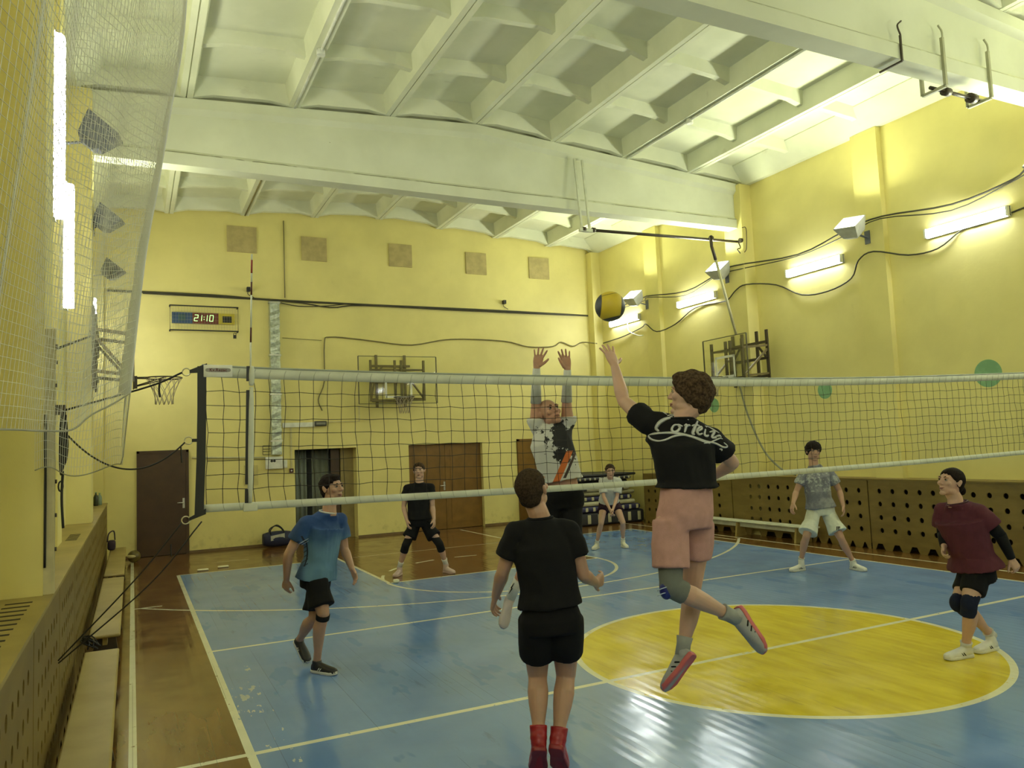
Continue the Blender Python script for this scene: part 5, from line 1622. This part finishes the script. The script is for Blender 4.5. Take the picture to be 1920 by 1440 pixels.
C_white = cloth('white_cotton', (0.55, 0.56, 0.52))
C_white2 = cloth('white_shorts_cloth', (0.60, 0.62, 0.52))
C_sock = cloth('white_sock', (0.55, 0.55, 0.50))
C_gsock = cloth('grey_sock', (0.30, 0.31, 0.29))
C_gpad = cloth('grey_kneepad', (0.155, 0.165, 0.145))
C_purple = cloth('dark_purple_shorts', (0.03, 0.012, 0.022))
H_brown = mat('brown_hair', (0.040, 0.025, 0.013), 0.85, var=0.45, vscale=70, spec=0.15)
H_lbrown = mat('light_brown_hair', (0.058, 0.036, 0.019), 0.9, var=0.6, vscale=70, spec=0.15)
H_dark = mat('dark_hair', (0.012, 0.007, 0.005), 0.8, var=0.45, vscale=70, spec=0.15)
H_buzz = mat('buzz_hair', (0.042, 0.028, 0.017), 0.95, var=0.35, vscale=90, spec=0.1)

def blue_shirt_mat(J_):
    m, nt, b = new_mat('blue_fade_jersey')
    src, x, y, z = position(nt)
    n = noise_s(nt, src, 5, 3, seed=3)
    t = (z*-1.0+1.40+(n-0.5)*0.25)
    c = mixc(nt, t.step(0.08, 0.42), (0.012, 0.050, 0.185), (0.11, 0.225, 0.34))
    # dark side panel with slanting pale lines
    u_ = x*RX.x+y*RX.y; u0 = 1.46*RX.x+7.05*RX.y
    side = (u_-u0)
    panel = side.lt(-0.005)*side.gt(-0.16)*z.gt(0.90)*z.lt(1.24)
    c = mixc(nt, side.step(-0.02, -0.10)*0.85, c, (0.012, 0.04, 0.12))
    str_ = (((z*1.0-side*0.55)*26.0).fr()).lt(0.28)*side.lt(-0.02)*side.gt(-0.13)*z.gt(0.93)*z.lt(1.16)
    c = mixc(nt, str_*0.7, c, (0.01, 0.012, 0.02))
    curve = (side+0.025-((z-1.07).sq()*1.6)*-1.0).ab().lt(0.007)*z.gt(0.93)*z.lt(1.2)
    c = mixc(nt, curve, c, (0.012, 0.015, 0.03))
    wl = ((side*0.55-z+1.175).ab().lt(0.004)).mx((side*0.55-z+1.155).ab().lt(0.0025))*side.lt(-0.01)*side.gt(-0.12)
    c = mixc(nt, wl, c, (0.45, 0.52, 0.6))
    nt.links.new(c, b.inputs['Base Color']); b.inputs['Roughness'].default_value = 0.8
    return m
def splash_mat():
    m, nt, b = new_mat('white_black_orange_jersey')
    src, x, y, z = position(nt)
    u_ = x*RX.x+y*RX.y-(3.21*RX.x+5.63*RX.y)
    n = noise_s(nt, src, 9, 5, seed=5, rough=0.7); n2 = noise_s(nt, src, 16, 4, seed=15, rough=0.7)
    blob = ((u_-0.03).sq()*18.0+(z-1.93).sq()*14.0).root()
    k1 = (blob+(n-0.5)*2.4).lt(0.62)
    k2 = n2.gt(0.63)*z.gt(1.78)
    c = mixc(nt, k1.mx(k2), (0.56, 0.56, 0.52), (0.012, 0.012, 0.014))
    d = (u_*1.0-(z-1.66)*0.50+0.02).ab()
    org = d.lt(0.028)*z.lt(1.84)*z.gt(1.50)
    c = mixc(nt, org, c, (0.60, 0.15, 0.03))
    d2 = (u_-(z-1.66)*0.50-0.035).ab().lt(0.012)*z.lt(1.86)*z.gt(1.62)
    c = mixc(nt, d2, c, (0.05, 0.03, 0.03))
    nt.links.new(c, b.inputs['Base Color']); b.inputs['Roughness'].default_value = 0.75
    return m
def smoke_mat():
    m, nt, b = new_mat('grey_marbled_tee')
    src, x, y, z = position(nt)
    n = noise_s(nt, src, 7, 6, seed=5, rough=0.75); n2 = noise_s(nt, src, 18, 4, seed=25, rough=0.7)
    c = mixc(nt, n.step(0.42, 0.6), (0.15, 0.15, 0.18), (0.24, 0.25, 0.26))
    mid = ((z-1.22).ab()).lt(0.13)*n2.step(0.50, 0.58)
    c = mixc(nt, mid*0.8, c, (0.46, 0.48, 0.44))
    dk = n2.step(0.62, 0.68)*0.5
    c = mixc(nt, dk, c, (0.09, 0.09, 0.12))
    nt.links.new(c, b.inputs['Base Color']); b.inputs['Roughness'].default_value = 0.8
    return m

def person(key, label, cfg):
    j = {k: V(v) for k, v in J[key].items()}
    S_ = cfg.get('size', 1.0); fem = cfg.get('fem', False)
    drop = cfg.get('drop', 0.03)
    upv = (j['neck']-j['pelvis']).normalized()
    for s in 'LR': j['sh'+s] = j['sh'+s]-upv*drop
    root = thing('person', label, 'person', (j['pelvis'].x, j['pelvis'].y, 0.0))
    # frames
    rs = (j['shR']-j['shL']).normalized(); rh = (j['hipR']-j['hipL']).normalized()
    up = (j['neck']-j['pelvis']).normalized()
    def frame(r): 
        r = (r-up*r.dot(up)).normalized(); return r, up.cross(r).normalized()
    # ---- body
    mb = MB()
    sm = (j['shL']+j['shR'])/2
    hw = (j['shR']-j['shL']).length/2
    aw = cfg.get('w', 1.0)*S_
    st = [(j['pelvis']-up*0.08, rh, 0.12, 0.075), (j['pelvis'], rh, 0.145, 0.088), (j['waist'], (rh+rs), 0.125, 0.080), (j['chest'], rs, 0.128, 0.076),
          (sm-up*0.05, rs, max(0.11, hw-0.055), 0.060), (sm+up*0.015, rs, max(0.07, hw*0.50), 0.048), (j['neck'].lerp(sm, 0.2), rs, 0.052, 0.052)]
    def torso(m_, stations, da=0.0, db=0.0, pw=0.85):
        m_.loft([ring(c, *frame(r), a*aw+da, b_*aw+db, 28, pw) for c, r, a, b_ in stations])
    torso(mb, st)
    for s in 'LR':
        sh, el, wr, ha = j['sh'+s], j['el'+s], j['wr'+s], j['ha'+s]
        g = aw*(0.90 if fem else 1.0)
        limb(mb, sm.lerp(sh, 0.55), sh, [(0, 0.055*g), (1, 0.054*g)])
        limb(mb, sh, el, [(0, 0.053*g), (0.3, 0.052*g), (0.55, 0.046*g), (1, 0.038*g)])
        limb(mb, el, wr, [(0, 0.038*g), (0.25, 0.042*g), (0.6, 0.034*g), (1, 0.0255*g)])
        d = (ha-wr)
        hc = cfg.get('hand'+s, {})
        pn = hc.get('pn', None); th = hc.get('th', None)
        fr_ = frame(rs)[1]
        if pn is None: pn = (rs*(-1 if s == 'R' else 1)-fr_*0.3)
        if th is None: th = fr_
        hand(mb, wr, d, pn, th, hc.get('curl', 0.42), hc.get('spread', 0.10), S_*(0.92 if fem else 1.0), hc.get('thumb', 0.6), hc.get('curls'))
    for s in 'LR':
        hp, kn, an, to = j['hip'+s], j['kn'+s], j['an'+s], j['to'+s]
        g = aw*cfg.get('leg', 1.0)
        fwd = frame(rh)[1]
        back = -(fwd-(kn-an).normalized()*fwd.dot((kn-an).normalized())).normalized()
        limb(mb, hp+up*0.02, kn, [(0, 0.074*g), (0.35, 0.078*g), (0.7, 0.064*g), (1, 0.053*g)])
        limb(mb, kn, an, [(0, 0.051*g), (0.12, 0.050*g, 0.004), (0.30, 0.055*g, 0.016), (0.50, 0.049*g, 0.012), (0.78, 0.034*g, 0.002), (1, 0.033*g)], bend=back)
        # bare foot inside the shoe
        hl_ = an-(kn-an).normalized()*0.03
        mb.tube([an, hl_], [0.030, 0.020], 10)
    f = cv(*cfg['face'])
    u = (j['top']-j['chin']); u = (u-f*u.dot(f)).normalized()
    if 'hup' in cfg: u = cv(*cfg['hup']); u = (u-f*u.dot(f)).normalized()
    k = cfg.get('head', 1.0); hc_ = j['head']
    k *= 1.07
    head_prims(mb, hc_, f, u, j['neck'], k, cfg.get('jaw', 1.0))
    vox = cfg.get('vox', 0.0055)
    finish('body', fuse(mb, vox, 3, 0.45), cfg.get('skin', SK), root)
    face_parts(root, hc_, f, u, k, SKD, cfg.get('brow', H_brown), cfg.get('smile', False), cfg.get('open', False))
    if cfg.get('hair'):
        ho, P, ax = hair(root, hc_, f, u, k, cfg['hairm'], cfg['hair'], seed=len(key))
    # ---- shirt
    sv = cfg.get('shirt_vox', 0.009)
    ease = cfg.get('ease', 0.020)
    hem = cfg.get('hem', 0.35)       # how far below the waist towards the pelvis the hem sits (1 = pelvis)
    hemc = j['waist'].lerp(j['pelvis'], hem)
    hk_ = max(0.0, min(1.0, hem))
    sh_st = [(hemc, (rh+rs), 0.152+0.026*hk_+cfg.get('flare', 0.0), 0.104+0.030*hk_+cfg.get('flare', 0.0)*0.7), (j['waist'], (rh+rs), 0.152, 0.104), (j['chest'], rs, 0.160, 0.110),
             (sm-up*0.05, rs, max(0.14, hw-0.015), 0.092), (sm+up*0.030, rs, max(0.09, hw*0.68), 0.066), (j['neck'].lerp(sm, 0.15)+up*0.0, rs, 0.060, 0.058)]
    ms = MB(); torso(ms, sh_st, ease, ease)
    slf = cfg.get('sleeve', (0.62, 0.62))
    for s, sl in zip('LR', slf):
        sh, el = j['sh'+s], j['el'+s]
        g = aw
        if drop: ms.tube([j['neck'].lerp(sm, 0.35), sm.lerp(sh, 0.45)+up*0.026, sh+up*0.004], [0.054*g, 0.050*g+ease*0.3, 0.060*g+ease*0.3], 16); ms.ell(sh+up*0.004, 0.060*g+ease*0.3)
        ms.tube([sm.lerp(sh, 0.35)-up*(0.015 if drop else 0), sh, sh.lerp(el, sl*0.5), sh.lerp(el, sl)], [0.058*g, 0.064*g+ease*0.3, 0.064*g+ease*0.6, 0.064*g+ease*0.7], 18)
    fo = folds(cfg.get('fold', 0.008), 9, seed=len(key)*1.3)
    shirt = finish('shirt', fuse(ms, sv, 5), cfg['shirt'], root, fo)
    # collar ring
    cr = MB().torus(j['neck'].lerp(sm, 0.15)+up*0.004, 0.068*aw+0.004, 0.008, frame(rs), 28, 8)
    if 'collar' in cfg: obj('collar', cr, cfg['collar'], shirt)
    # ---- shorts
    mp = MB()
    wst = j['waist'].lerp(j['pelvis'], cfg.get('waistband', 0.30))
    so = cfg.get('shorts_ease', 0.022)
    torso(mp, [(j['pelvis']-up*0.075, rh, 0.142, 0.098), (j['pelvis'], rh, 0.158, 0.108), (wst, rh, 0.132, 0.090)], so, so)
    for s, hf in zip('LR', cfg.get('legcut', (0.68, 0.68))):
        hp, kn = j['hip'+s], j['kn'+s]; g = aw*cfg.get('leg', 1.0)
        fl = cfg.get('shflare', 0.02)
        mp.tube([hp+up*0.03, hp.lerp(kn, hf*0.5), hp.lerp(kn, hf)], [0.084*g+so*0.6, 0.084*g+so*0.7, 0.076*g+so*0.9+fl], 20)
    shorts = finish('shorts', fuse(mp, sv, 5), cfg['shorts'], root, folds(cfg.get('fold', 0.008)*0.9, 8, seed=3.1+len(key)))
    # ---- shoes, socks, pads
    sc = cfg.get('shoe', {})
    for s in 'LR':
        kn, an, to = j['kn'+s], j['an'+s], j['to'+s]
        flat = s in cfg.get('flat', '')
        lg = (kn-an).normalized(); F0 = (to-an).normalized()
        if flat:
            F_ = V((F0.x, F0.y, 0)).normalized(); U_ = UZ; heel = V((an.x, an.y, 0.0))-F_*0.055; L = 0.275*S_
        else:
            U_ = (lg-F0*lg.dot(F0)).normalized()
            heel = an-U_*0.055-F0*0.035; F_ = (to-U_*0.030-heel).normalized(); U_ = (U_-F_*U_.dot(F_)).normalized(); heel = heel-U_*0.02; L = max(0.24, (to-heel).length+0.035)*S_
            L = min(L, 0.285)
            if cfg.get('floor_feet'):
                tip = heel+F_*L
                low = min(tip.z, heel.z)
                heel = heel-UZ*low*1.0
        Sd = F_.cross(U_).normalized()
        def Q(a, b_, h): return heel+F_*a*L+Sd*b_+U_*h
        up_ = MB(); w_ = 0.046*S_*cfg.get('shw', 1.0)
        prof = [(0.02, 0.026, 0.045, 0.045), (0.10, 0.034, 0.058, 0.056), (0.25, 0.035, 0.060, 0.062), (0.42, 0.037, 0.050, 0.053), (0.60, 0.042, 0.038, 0.041), (0.80, 0.044, 0.028, 0.031), (0.94, 0.036, 0.021, 0.023), (1.0, 0.018, 0.014, 0.014)]
        rings_ = []
        for a, b_, h, hh in prof:
            c = Q(a, 0, 0.018+hh*0.5); rings_.append(ring(c, Sd, U_, b_*w_/0.046*1.02, hh*0.62+0.010, 18, 0.85))
        up_.loft(rings_)
        up_.tube([Q(0.20, 0, 0.045), an+lg*cfg.get('shaft', 0.012)], [0.043, cfg.get('shaftr', 0.041)], 16)
        if cfg.get('shaft', 0) > 0.03: up_.ell(an, 0.050); up_.ell(an-lg*0.03, 0.046)
        m_u = finish('shoe', fuse(up_, 0.006, 3), sc.get('upper', C_white), root)
        so_ = MB()
        outl = [(0.0, 0.020), (0.03, 0.032), (0.15, 0.037), (0.35, 0.034), (0.55, 0.040), (0.75, 0.046), (0.90, 0.040), (0.98, 0.024), (1.01, 0.008)]
        poly = [(a, b_) for a, b_ in outl]+[(a, -b_) for a, b_ in reversed(outl)]
        secs_ = []
        for h, g_ in ((0.0, 0.92), (0.006, 1.0), (0.022, 1.02), (0.028, 0.96)):
            secs_.append([Q(0.5+(a-0.5)*(0.98 if h == 0 else 1.0)+0.0, b_*g_*w_/0.046, h+(0.012*max(0, a-0.8)/0.2 if not flat else 0.006*max(0, a-0.85)/0.15)) for a, b_ in poly])
        so_.loft(secs_)
        obj('sole', so_, sc.get('sole', C_white), m_u)
        for sd in (-1, 1) if sc.get('stripe') else ():
                sp_ = MB()
                for q0 in sc.get('marks', (0.34, 0.42)):
                    sp_.tube([Q(q0, sd*0.038, 0.030), Q(q0+0.07, sd*0.035, 0.050), Q(q0+0.12, sd*0.024, 0.064)], [0.004, 0.006, 0.003], 6)
                obj('shoe_stripe', sp_, sc['stripe'], m_u)
        lc = MB()
        for q in range(5): lc.tube([Q(0.36+0.07*q, -0.018, 0.072-0.007*q), Q(0.375+0.07*q, 0, 0.082-0.008*q), Q(0.36+0.07*q, 0.018, 0.072-0.007*q)], 0.0028, 5)
        obj('laces', lc, sc.get('lace', C_sock), m_u)
        if cfg.get('sock'):
            hgt = cfg['sock']; g = aw*cfg.get('leg', 1.0)
            kk = MB().tube([an-lg*0.02, an+lg*hgt*0.5, an+lg*hgt], [0.040*g, 0.039*g, 0.043*g+hgt*0.03], 18)
            so2 = obj('sock', kk, cfg.get('sockm', C_sock), root)
            if cfg.get('bolt'):
                bt = MB()
                for a0 in (0.6, 2.4, 4.2):
                    e1 = frame(rh)[0]; e2 = frame(rh)[1]
                    def B(t_, a_): return an+lg*hgt*t_+(e1*math.cos(a0+a_)+e2*math.sin(a0+a_))*0.0445
                    bt.tube([B(0.88, 0.15), B(0.62, -0.1), B(0.60, 0.2), B(0.30, -0.05)], [0.003, 0.006, 0.006, 0.002], 5)
                obj('sock_mark', bt, C_black, so2)
    for s in cfg.get('pads', ''):
        pass
    return root, j, dict(frame=frame, rs=rs, rh=rh, up=up, sm=sm, shirt=shirt, shorts=shorts, head=(hc_, f, u, k), aw=aw)

def kneepad(root, j, s, m, up_r=0.10, dn=0.10, g=1.0, name='knee_pad', fwd=None, bulge=0.012):
    hp, kn, an = j['hip'+s], j['kn'+s], j['an'+s]
    a = kn+(hp-kn).normalized()*up_r; b_ = kn+(an-kn).normalized()*dn
    mb = MB().tube([a, kn.lerp(a, 0.4), kn, kn.lerp(b_, 0.4), b_], [0.066*g, 0.062*g, 0.061*g, 0.060*g, 0.060*g], 20)
    mb.ell(kn, 0.062*g, nu=16, nv=10)
    if fwd is not None: mb.ell(kn+fwd*bulge, (0.058*g, 0.058*g, 0.075*g), nu=16, nv=10)
    return finish(name, fuse(mb, 0.007, 3), m, root)
def sleeve(root, p0, p1, r0, r1, m, name='arm_sleeve'):
    return obj(name, MB().tube([p0, V(p0).lerp(V(p1), .5), p1], [r0, (r0+r1)/2+0.001, r1], 18), m, root)
M_redshoe = mat('red_shoe', (0.30, 0.012, 0.018), 0.4); M_redsole = mat('red_sole', (0.22, 0.010, 0.014), 0.4)
M_gum = mat('pink_gum_sole', (0.50, 0.11, 0.11), 0.4); M_gumb = mat('tan_sole', (0.22, 0.15, 0.10), 0.5)
M_greyshoe = mat('grey_mesh_shoe', (0.30, 0.30, 0.29), 0.6); M_blackshoe = mat('black_shoe', (0.014, 0.013, 0.013), 0.5)
M_wshoe = mat('white_shoe', (0.62, 0.62, 0.55), 0.45); M_pinkshoe = mat('pinkish_shoe', (0.48, 0.36, 0.32), 0.5)
M_lilac = mat('lilac_shoe', (0.42, 0.37, 0.37), 0.5); M_cream = mat('cream_shoe', (0.66, 0.64, 0.50), 0.5)

# 1 --- foreground player seen from behind
r1, j1, d1_ = person('man_front', 'person from behind in black tee, black shorts and red high-top shoes', dict(face=(0.42, 0.80, 0.42), hair='buzz', hairm=H_buzz,
    shirt=C_black, shorts=C_black2, shoe=dict(upper=M_redshoe, sole=M_redsole, lace=M_redshoe), shaft=0.065, shaftr=0.052, shw=1.22, leg=1.12, hem=0.55, flare=0.006, legcut=(0.61, 0.56), shflare=0.0, waistband=0.5,
    sleeve=(0.62, 0.55), floor_feet=True, handL=dict(curl=0.5), handR=dict(curl=0.55), ease=0.018, collar=C_black, skin=SK, head=1.0, fold=0.007, vox=0.005))
# 2 --- jumping hitter
r2, j2, d2_ = person('jumper', 'person leaping with raised left arm in black tee with white script, pink shorts', dict(face=(-0.90, 0.42, 0.18), hup=(0.12, 0.05, 1), hair='fluffy', hairm=H_lbrown, brow=H_lbrown,
    shirt=C_black, shorts=C_pink, shoe=dict(upper=M_greyshoe, sole=M_gum, stripe=C_black, marks=(0.3, 0.42, 0.54), lace=C_gsock), hem=0.15, flare=0.02, legcut=(0.70, 0.46), shflare=0.004, waistband=0.05,
    sleeve=(0.45, 0.62), handL=dict(pn=cv(-0.5, 0.85, 0.1), th=cv(1, 0.1, 0), spread=0.30, curl=0.10, thumb=1.0), handR=dict(curl=0.7), ease=0.020, collar=C_black, skin=SK2, leg=1.04, sock=0.085, sockm=C_gsock, vox=0.005, fold=0.009))
kneepad(r2, j2, 'L', C_gpad, 0.13, 0.09, 1.08)
kp = j2['knL']+cv(-0.8, -0.5, -0.35)*0.040
obj('knee_patch', MB().ell(kp, (0.040, 0.034, 0.052), (cv(0.5, -0.8, 0), cv(-0.8, -0.5, 0), UZ), 18, 12), mat('blue_pad_gel', (0.012, 0.018, 0.16), 0.4), r2)
st_ = MB()
for dz_ in (-0.018, 0.010): st_.tube([kp+cv(-0.8, -0.5, 0)*0.030+RX*-0.028+UZ*(dz_-0.006)-FY*0.012, kp+cv(-0.7, -0.7, 0)*0.0395+UZ*(dz_+0.004), kp+cv(0.1, -1, 0)*0.034+UZ*(dz_+0.014)], 0.0030, 5)
obj('pad_stripe', st_, mat('pale_blue_line', (0.35, 0.42, 0.55), 0.5), r2)
# 3 --- player in blue
r3, j3, d3_ = person('blue', 'person crouching in blue fading jersey and black shorts, left of the net centre', dict(face=(0.85, -0.50, 0.12), hup=(-0.05, 0, 1), hair='short', hairm=H_dark, brow=H_dark,
    shirt=blue_shirt_mat(None), shorts=C_black2, shoe=dict(upper=M_blackshoe, sole=M_wshoe, stripe=M_wshoe, lace=M_blackshoe), hem=0.95, flare=0.01, legcut=(0.80, 0.78), shflare=0.02, waistband=0.5,
    sleeve=(0.62, 0.55), flat='R', collar=C_white, skin=SK, handR=dict(curl=0.5), handL=dict(curl=0.3, spread=0.2), leg=1.02))
bd3 = MB().tube([j3['knR'].lerp(j3['anR'], 0.02), j3['knR'].lerp(j3['anR'], 0.12)], [0.060, 0.058], 20)
obj('knee_strap', bd3, C_black, r3)
# 4 --- far player in black
r4, j4, d4_ = person('farblack', 'person in black tee, shorts and knee sleeves by the double doors', dict(face=(-0.05, -0.99, 0.10), hair='short', hairm=H_lbrown, brow=H_lbrown, open=True,
    shirt=C_black, shorts=C_black2, shoe=dict(upper=M_pinkshoe, sole=M_pinkshoe, lace=M_cream), hem=0.8, legcut=(0.62, 0.62), flat='LR', sock=0.10, skin=SK2, w=0.98, vox=0.007, shirt_vox=0.010, sleeve=(0.62, 0.62)))
for s in 'LR': kneepad(r4, j4, s, C_black, 0.24, 0.12, 1.02, 'knee_sleeve')
a_ = j4['hipL'].lerp(j4['knL'], 0.42); b2_ = j4['hipL'].lerp(j4['knL'], 0.52)
obj('thigh_band', MB().tube([a_, b2_], [0.083, 0.080], 20), mat('mauve_band', (0.35, 0.28, 0.30), 0.7), r4)
# 5 --- bald blocker
r5, j5, d5_ = person('bald', 'bald person blocking with both hands above net, white jersey splashed black', dict(face=(0.42, -0.82, 0.42), hup=(-0.28, 0.25, 1), hair=None, brow=H_brown,
    shirt=splash_mat(), shorts=C_black2, shoe=dict(upper=M_lilac, sole=M_lilac, lace=M_lilac), hem=-0.10, flare=0.015, legcut=(0.85, 0.85), waistband=0.35, shflare=0.03, skin=SK3, jaw=1.08,
    drop=0.0, sleeve=(0.30, 0.30), handR=dict(pn=cv(0.05, -1, 0.1), th=cv(1, 0, 0), spread=0.26, curl=0.06, thumb=0.70), handL=dict(pn=cv(0.05, -1, 0.1), th=cv(-1, 0, 0), spread=0.18, curl=0.06, thumb=0.42),
    sock=0.20, sockm=C_sock, bolt=True, collar=C_black, vox=0.0045, fold=0.008))
for s in 'LR': sleeve(r5, j5['el'+s].lerp(j5['sh'+s], 0.12), j5['wr'+s].lerp(j5['el'+s], 0.04), 0.047, 0.031, C_white)
# 6 --- far player in white top
r6, j6, d6_ = person('girl', 'person in white polo and dark shorts bending with hands joined by gym mats', dict(face=(0.02, -0.99, -0.08), hup=(0, -0.1, 1), hair='pulled', hairm=H_brown, smile=True,
    shirt=C_white, shorts=C_purple, shoe=dict(upper=M_cream, sole=M_cream, lace=M_cream), hem=0.9, legcut=(0.42, 0.42), flat='LR', sock=0.06, fem=True, skin=SK2, w=0.94, vox=0.007, shirt_vox=0.010, sleeve=(0.75, 0.75), leg=0.96, flare=0.01, collar=C_white, head=0.96))
hc_, f_, u_, k_ = d6_['head']; rr = f_.cross(u_)
obj('ponytail', MB().tube([hc_-f_*0.10+u_*0.03, hc_-f_*0.13-u_*0.02, hc_-f_*0.12-u_*0.10], [0.025, 0.028, 0.012], 12), H_brown, r6)
obj('hair_band', MB().torus(hc_+u_*0.045-f_*0.008, 0.088, 0.007, (rr, (f_*0.9+u_*0.35).normalized()), 30, 8), mat('brown_band', (0.10, 0.05, 0.02), 0.7), r6)
lg6 = d6_['sm']
obj('chest_print', MB().obox(j6['chest'].lerp(j6['neck'], 0.2)-FY*0.150+RX*0.055-UZ*0.01, RX*0.035, FY*0.003, UZ*0.010), C_black, d6_['shirt'])
# 7 --- player in grey tee
r7, j7, d7_ = person('grey', 'person in grey marbled tee and white shorts, feet wide before right casing', dict(jaw=1.12, head=1.04, face=(-0.05, -0.99, 0.02), hair='bowl', hairm=H_dark, brow=H_dark,
    shirt=smoke_mat(), shorts=C_white2, shoe=dict(upper=M_wshoe, sole=M_wshoe, stripe=C_black, marks=(0.28, 0.37, 0.46), lace=M_wshoe), hem=0.85, legcut=(0.78, 0.85), flat='LR', skin=SK, w=1.0, vox=0.0065, shirt_vox=0.009, shflare=0.035, flare=0.015, sleeve=(0.60, 0.60), sock=0.04, leg=0.98))
bq = j7['hipL'].lerp(j7['knL'], 0.55)
br_ = MB()
for q in (-1, 0, 1): br_.obox(bq-FY*0.142+RX*(0.018*q-0.012)-UZ*0.01, RX*0.0045, FY*0.004, (UZ+RX*0.12).normalized()*0.026)
obj('shorts_emblem', br_, C_black, d7_['shorts'])
# 8 --- player in maroon
r8, j8, d8_ = person('woman', 'person in maroon tee, black shorts and knee pads leaning forward at right edge', dict(face=(-0.93, -0.28, 0.24), hup=(0.10, 0, 1), hair='pulled', hairm=H_dark, brow=H_dark, smile=True,
    shirt=C_maroon, shorts=C_black2, shoe=dict(upper=M_wshoe, sole=M_wshoe, stripe=C_black, marks=(0.36, 0.44), lace=M_wshoe), hem=0.75, flare=0.03, legcut=(0.60, 0.60), flat='LR', fem=True, skin=SK2, w=1.08, sleeve=(0.62, 0.70),
    collar=mat('maroon_collar', (0.05, 0.012, 0.02), 0.8), shorts_ease=0.016, shflare=0.0, sock=0.045, handL=dict(curl=0.8, spread=0.05), handR=dict(curl=0.8, spread=0.05), head=0.98, fold=0.010, leg=0.98, ease=0.028))
for s in 'LR': kneepad(r8, j8, s, C_navy, 0.085, 0.105, 1.03, fwd=cv(-0.8, -0.5, 0))
for s in 'LR': sleeve(r8, j8['sh'+s].lerp(j8['el'+s], 0.55), j8['el'+s], 0.054, 0.048, C_black); 
for s in 'LR': sleeve(r8, j8['el'+s]-(j8['wr'+s]-j8['el'+s])*0.05, j8['wr'+s].lerp(j8['el'+s], 0.04), 0.048, 0.032, C_black, 'forearm_sleeve')
hc_, f_, u_, k_ = d8_['head']
obj('hair_bun', MB().ell(hc_-f_*0.118-u_*0.045, (0.030, 0.038, 0.042), nu=16, nv=10), H_dark, r8)

# --- white script lettering across the back of the leaping player's tee
def back_print():
    sh = d2_['shirt']; org = root_loc(sh)
    me = sh.data
    bvh = BVHTree.FromPolygons([v.co+org for v in me.vertices], [tuple(p.vertices) for p in me.polygons])
    fdir = d2_['frame'](d2_['rs'])[1]
    mb = MB()
    for wd, pts in PRINT:
        wd = wd*1.7
        P_ = []
        for p in smooth_path([V(q) for q in pts], 4):
            h = bvh.ray_cast(V(p)-FY*0.6, FY)
            if h[0] is None: 
                if P_: break
                continue
            P_.append((h[0], h[1]))
        if len(P_) < 2: continue
        rings = []
        for i, (q, n_) in enumerate(P_):
            t = (P_[min(i+1, len(P_)-1)][0]-P_[max(i-1, 0)][0]); 
            if t.length < 1e-6: t = V((1, 0, 0))
            t.normalize(); s_ = t.cross(n_)
            if s_.length < 1e-6: continue
            s_.normalize(); w_ = wd*(0.55+0.45*math.sin(math.pi*i/(len(P_)-1)))/2
            rings.append([q+s_*w_+n_*0.001, q+n_*0.0035, q-s_*w_+n_*0.001, q-n_*0.002])
        if len(rings) > 1: mb.loft(rings)
    obj('back_lettering', mb, mat('white_print', (0.52, 0.53, 0.50), 0.7), sh)
back_print()
